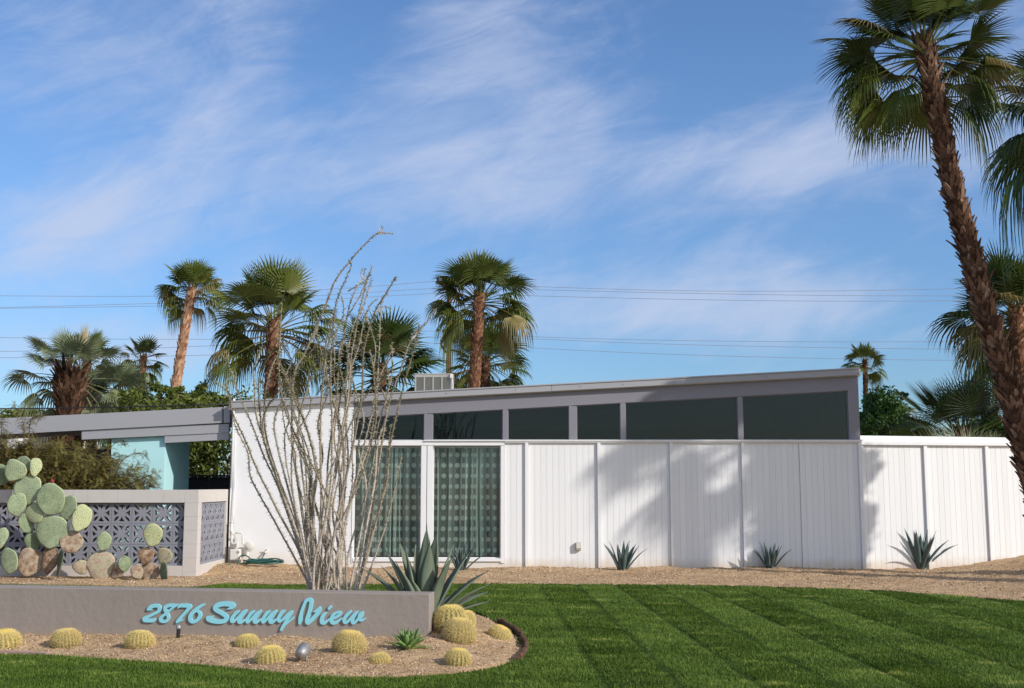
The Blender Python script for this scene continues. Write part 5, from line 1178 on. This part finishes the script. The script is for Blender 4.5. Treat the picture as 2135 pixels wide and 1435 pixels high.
# palms and a tree beyond the right edge whose shade falls across the boards
def shade_pt(X, Z, gap): return Vector((X, Y0, Z))+SUN*(gap/(-SUN.y))
t = shade_pt(2.9, 1.8, 9.0); palm('palm standing beyond the right edge that shades the board siding', (t.x+.9, t.y, 0), t, 1.35, 60, n=26, rt=.26, nseg=20, group='fan palms in front of the house', droop=.6, low=-40, row=.2)
def leaf_cloud(name, label, blobs, n, size, m, seed, trunk=None, group=None, cat='tree', base=None, limbs=5, aspect=.45, mt=None):
    r = np.random.default_rng(seed); base = base or (blobs[0][0][0], blobs[0][0][1], 0); rt_ = root(name, base, label, cat, group)
    wts = np.array([b[1][0]*b[1][1]*b[1][2] for b in blobs])**.67; wts /= wts.sum(); Vs = []; Ts = []
    for (c, rad), w in zip(blobs, wts):
        k = int(n*w); nc = max(6, k//90); cen = r.normal(size=(nc, 3)); cen /= np.linalg.norm(cen, axis=1)[:, None]; cen *= (r.random(nc)**.33)[:, None]*.92
        tb = r.uniform(-.15, .15, nc); ci = r.integers(0, nc, k); p = cen[ci]+r.normal(size=(k, 3))*.13; p = p*np.array(rad)+np.array(c)
        a = r.normal(size=(k, 3)); a /= np.linalg.norm(a, axis=1)[:, None]; b = np.cross(a, r.normal(size=(k, 3))); b /= np.linalg.norm(b, axis=1)[:, None]+1e-9
        s = size*r.uniform(.6, 1.3, k)[:, None]; Vs.append(np.stack([p-a*s, p+b*s*aspect, p+a*s, p-b*s*aspect], 1)); Ts.append(np.repeat(np.clip(.5+tb[ci]+r.uniform(-.18, .18, k), 0, 1), 4))
    V = np.concatenate(Vs).reshape(-1, 3); T = np.concatenate(Ts); F = np.arange(len(V)).reshape(-1, 4)
    mesh_np('crown', V, F, m, T, rt_)
    mb = MB(); rr = random.Random(seed)
    for i in range(limbs):
        c, rad = blobs[i % len(blobs)]; e = Vector(c)+Vector((rr.uniform(-.5, .5)*rad[0], rr.uniform(-.5, .5)*rad[1], rr.uniform(-.3, .5)*rad[2])); s_ = Vector(base)+Vector((rr.uniform(-.05, .05), 0, 0)); k = s_.lerp(e, .5)+Vector((rr.uniform(-.2, .2), 0, .15))
        mb.tube(crom([tuple(s_), tuple(s_.lerp(k, .6)), tuple(k), tuple(e)], 3), [.07-.006*q for q in range(10)], 6)
    mb.build('trunk', mt or m_twig, rt_, smooth=True); return rt_
bl = [(tuple(shade_pt(x, z, 5.5)), rd) for x, z, rd in ((5.15, .3, (.95, .35, 1.0)), (5.1, 1.5, (1.0, .35, .9)), (5.4, 2.5, (.75, .35, .7)), (4.8, 3.0, (1.1, .35, .35)), (6.05, .9, (.28, .2, .35)), (6.1, 1.8, (.40, .2, .25)), (3.7, 2.9, (.45, .3, .2)), (3.0, 3.0, (.5, .3, .12)))]
b0 = bl[0][0]; leaf_cloud('shade_tree', 'leafy tree beyond the right edge that shades the house corner', bl, 40000, .06, m_bushd, 61, base=(b0[0]+.3, b0[1], 0))

# ------------------------------------------------------------------ bushes and trees behind
def PB(px, py, Y, rx, ry, rz_): k = Y/FPX; return (tuple(P(px, py, Y)), (rx*k, ry, rz_*k))
leaf_cloud('leafy_tree', 'sunny yellow green tree rising behind the carport roof', [PB(330, 855, 29, 70, 1.0, 34), PB(290, 840, 29, 36, .8, 32), PB(405, 838, 29, 30, .8, 24), PB(345, 815, 29, 26, .6, 18), PB(375, 828, 29, 24, .5, 20), PB(418, 812, 29, 10, .3, 8), PB(318, 806, 29, 12, .3, 9), PB(262, 828, 29, 14, .4, 16)], 11000, .055, m_bush, 71, base=(P(350, 845, 29).x, 29, 0))
leaf_cloud('leafy_tree', 'small loose tree at the left corner of the white house', [PB(447, 842, 31, 42, .8, 22), PB(425, 822, 31, 22, .5, 24)], 3500, .065, m_bush, 72, base=(P(447, 842, 31).x, 31, 0))
leaf_cloud('leafy_tree', 'low green treetops along the carport roof at the far left', [PB(60, 866, 36, 70, 1, 14), PB(210, 862, 36, 60, 1, 22), PB(270, 858, 36, 40, 1, 26)], 6000, .07, m_bush, 73, base=(P(140, 866, 36).x, 36, 0))
leaf_cloud('dense_tree', 'dense dark green round tree right of the high house corner', [PB(1836, 862, 27, 42, 1.0, 52), PB(1815, 890, 27, 38, 1, 42), PB(1856, 895, 27, 28, .9, 40), PB(1875, 825, 27, 14, .3, 8)], 16000, .05, m_bushd, 74, base=(P(1830, 862, 27).x, 27, 0))
leaf_cloud('dense_tree', 'dark foliage at the foot of the low spiky palm', [PB(2060, 900, 25, 60, .8, 30)], 4000, .06, m_bushd, 75, base=(P(2060, 900, 25).x, 25, 0))
leaf_cloud('hedge', 'tall sunlit hedge seen through the carport opening', [((-8.4, 27, 1.9), (1.6, .5, 1.9)), ((-6.6, 27, 1.9), (1.5, .5, 1.9))], 16000, .06, m_bush, 76, base=(-7.2, 27, 0), cat='hedge')

# feathery shrub behind the breeze block wall
def feather_shrub(label, x0, x1, y0, y1, ztop, n, seed, base, extra=()):
    rt_ = root('feathery_shrub', base, label, 'shrub'); r = random.Random(seed); st = MB(); lf_ = MB()
    def frond(p, d, L):
        d = d.normalized(); s_ = d.cross(Vector((0, 0, 1)));
        if s_.length < .1: s_ = Vector((1, 0, 0))
        s_.normalize(); tn = r.uniform(.1, .85); k = 7
        s2 = (s_*r.uniform(.6, 1)+Vector((0, 0, r.uniform(-.5, .5)))).normalized(); c0 = p; L *= .8
        for i in range(k):
            c1 = c0+(d+Vector((0, 0, -.09*i)))*L/k
            for sg in (-1, 1):
                w = L*.20*(1-.5*i/k); q = (s2*sg+d*.45).normalized()*w; b = (c1-c0)*.26
                lf_.add([c0+b*.3, c0+b*2.2, c0+q+b*2.0, c0+q+b*.6], [(0, 1, 2, 3)], tn+r.uniform(-.1, .1))
            c0 = c1
    for i in range(n):
        u = r.random(); x = x0+(x1-x0)*u; y = r.uniform(y0, y1); e = Vector((x, y, 0)); zt_ = ztop(x); e.z = zt_*r.uniform(.35, 1.0)**.7
        s_ = Vector((base[0]+(x-base[0])*.62+r.uniform(-.2, .2), (y+base[1])/2, .1)); k = s_.lerp(e, .6)+Vector((-(x-base[0])*.06, 0, .25))
        pl = crom([tuple(s_), tuple(k), tuple(e)], 6); st.tube(pl, [.009-.0006*q for q in range(len(pl))], 4)
        for q in range(4, len(pl)):
            p = Vector(pl[q]); dd = Vector(pl[q])-Vector(pl[q-1])
            for _ in range(7): frond(p+Vector((r.gauss(0, .03), r.gauss(0, .03), r.gauss(0, .05))), Vector((r.gauss(0, .8), r.gauss(0, .6), r.gauss(.05, .5)))+dd.normalized()*.3, r.uniform(.10, .22))
    for (pts, dens) in extra:
        pl = crom([tuple(q) for q in pts], 6); st.tube(pl, [.010-.0005*q if q < 16 else .003 for q in range(len(pl))], 5)
        for q in range(3, len(pl)):
            for _ in range(dens):
                frond(Vector(pl[q]), Vector((r.gauss(0, 1), r.gauss(0, .5), r.gauss(0, .4))), r.uniform(.10, .2))
    st.build('branches', m_twig, rt_); lf_.build('foliage', m_feather, rt_); return rt_
xr_ = P(318, 1000, 18.6).x; xl_ = -10.8
def zt_sh(x):
    k = (x-(-7.6))/(xr_+7.6); return 2.15 if k < 0 else 2.15-.62*max(0, k)**1.6
Ys = 18.35
feather_shrub('big brown green feathery shrub growing over the breeze block wall', xl_, xr_, 18.05, 19.2, zt_sh, 560, 81, (-8.0, 18.6, 0), [
 ([P(52, 1015, Ys), P(50, 930, Ys), P(48, 880, Ys), P(30, 845, Ys)], 6), ([P(58, 1015, Ys), P(60, 920, Ys), P(66, 875, Ys), P(90, 868, Ys)], 6), ([P(5, 1000, Ys), P(3, 920, Ys), P(2, 880, Ys), P(-5, 850, Ys)], 6),
 ([P(230, 1015, Ys), P(255, 960, Ys), P(290, 945, Ys), P(305, 952, Ys)], 3), ([P(200, 980, Ys), P(225, 940, Ys), P(250, 918, Ys), P(262, 930, Ys)], 3), ([P(260, 1015, Ys), P(290, 1000, Ys), P(312, 992, Ys), P(322, 1005, Ys)], 3)])

# ------------------------------------------------------------------ utility pole and wires
YU = 60.
t = P(937, 598, YU); up_ = root('utility_pole', (t.x, YU, 0), 'brown wooden utility pole left of the tall centre palm', 'utility pole')
mb = MB(); mb.tube([(t.x, YU, 0), (t.x, YU, t.z)], [.17, .125], 12); mb.build('pole', m_wood, up_)
def arm(a, b, w=.07):
    mb = MB(); mb.tube([a, b], w, 4); mb.build('crossarm', m_wood, up_)
arm(P(909, 587, YU-.2), P(965, 617, YU-.2), .075); arm(P(925, 698, YU-.2), P(952, 716, YU-.2), .07); arm(P(919, 716, YU-.2), P(930, 733, YU-.25), .05)
def insul(px, py, h=.28):
    c = P(px, py, YU-.2); mb = MB(); mb.tube([c, c+Vector((0, 0, h*.3)), c+Vector((0, 0, h*.35)), c+Vector((0, 0, h*.7)), c+Vector((0, 0, h))], [.05, .05, .11, .09, .03], 8); mb.build('insulator', m_black, up_)
insul(914, 588); insul(958, 609); insul(926, 697); insul(913, 692, .18); insul(921, 716, .25); insul(927, 735, .15)
mb = MB(); mb.tube([P(931, 735, YU-.25), P(922, 725, YU-.3), P(918, 715, YU-.3)], .045, 6); mb.tube([P(937, 740, YU-.2), P(926, 733, YU-.25)], .03, 6); mb.build('bracket', m_black, up_)
wires = [([(-200, 616), (0, 617), (340, 617.5), (600, 608), (780, 597), (914, 586.5), (965, 590), (1100, 597), (1400, 606), (1700, 607), (2000, 602), (2300, 592)], 'uppermost power line crossing the sky'),
 ([(-200, 640), (0, 641), (280, 634), (500, 627), (860, 604), (937, 602), (1100, 604), (1400, 611), (1700, 616), (2000, 617), (2300, 615)], 'second power line from the top'),
 ([(-200, 642.5), (0, 643), (280, 639), (500, 634), (860, 614.5), (958, 610), (1080, 616), (1400, 624), (1700, 628), (2000, 627), (2300, 622)], 'third power line from the top'),
 ([(-200, 702), (0, 704), (200, 707), (500, 707), (700, 700), (913, 690), (1080, 701), (1400, 710), (1790, 713), (2100, 711), (2300, 708)], 'fourth power line from the top, the upper of the lower three'),
 ([(-200, 735), (0, 733), (240, 729), (420, 722), (700, 712), (926, 703), (1085, 706), (1400, 718), (1790, 726), (2100, 729), (2300, 729)], 'fifth power line from the top'),
 ([(-200, 745), (0, 746), (240, 745), (480, 739), (700, 730), (928, 716), (1080, 724), (1400, 739), (1790, 749), (2100, 752), (2300, 752)], 'lowest power line, just above the house roof')]
for pts, lab in wires:
    w = crom([P(a, b, YU) for a, b in pts] and [tuple(P(a, b, YU)) for a, b in pts], 5)
    mb = MB(); mb.tube(w, .013, 4); tag(mb.build('power_line', m_wire), lab, 'power line', 'power lines crossing the sky')

# irrigation valves by the fence and a small sprinkler
q = on_ground(1893, 1185); r0 = root('irrigation_valves', q, 'white pipes with black valves at the foot of the fence left of the dark agave', 'irrigation valve'); mb = MB(); mk = MB()
for dx, h in ((-.20, .25), (-.10, .30), (.05, .26), (.10, .18)):
    mb.tube([(q.x+dx, q.y+.05, q.z-.03), (q.x+dx, q.y+.05, q.z+h)], .022, 8)
for dx, h in ((-.20, .25), (-.10, .30), (.05, .26)): mk.tube([(q.x+dx, q.y+.05, q.z+h), (q.x+dx, q.y+.05, q.z+h+.03), (q.x+dx, q.y+.05, q.z+h+.09)], [.036, .036, .02], 8)
mb.tube([(q.x-.2, q.y+.05, q.z+.08), (q.x+.1, q.y+.05, q.z+.08)], .018, 8); mb.build('pipes', m_meter, r0); mk.build('valves', m_black, r0)
q = on_ground(1581, 1182); r0 = root('sprinkler_head', q, 'tiny dark sprinkler on the soil left of the smallest agave', 'sprinkler'); mb = MB(); mb.tube([(q.x, q.y, q.z-.02), (q.x, q.y, q.z+.1)], .009, 6); mb.build('riser', m_metal, r0); mb = MB(); mb.tube([(q.x, q.y, q.z+.1), (q.x, q.y, q.z+.12), (q.x+.03, q.y, q.z+.135)], [.02, .02, .012], 8); mb.build('nozzle', m_black, r0)
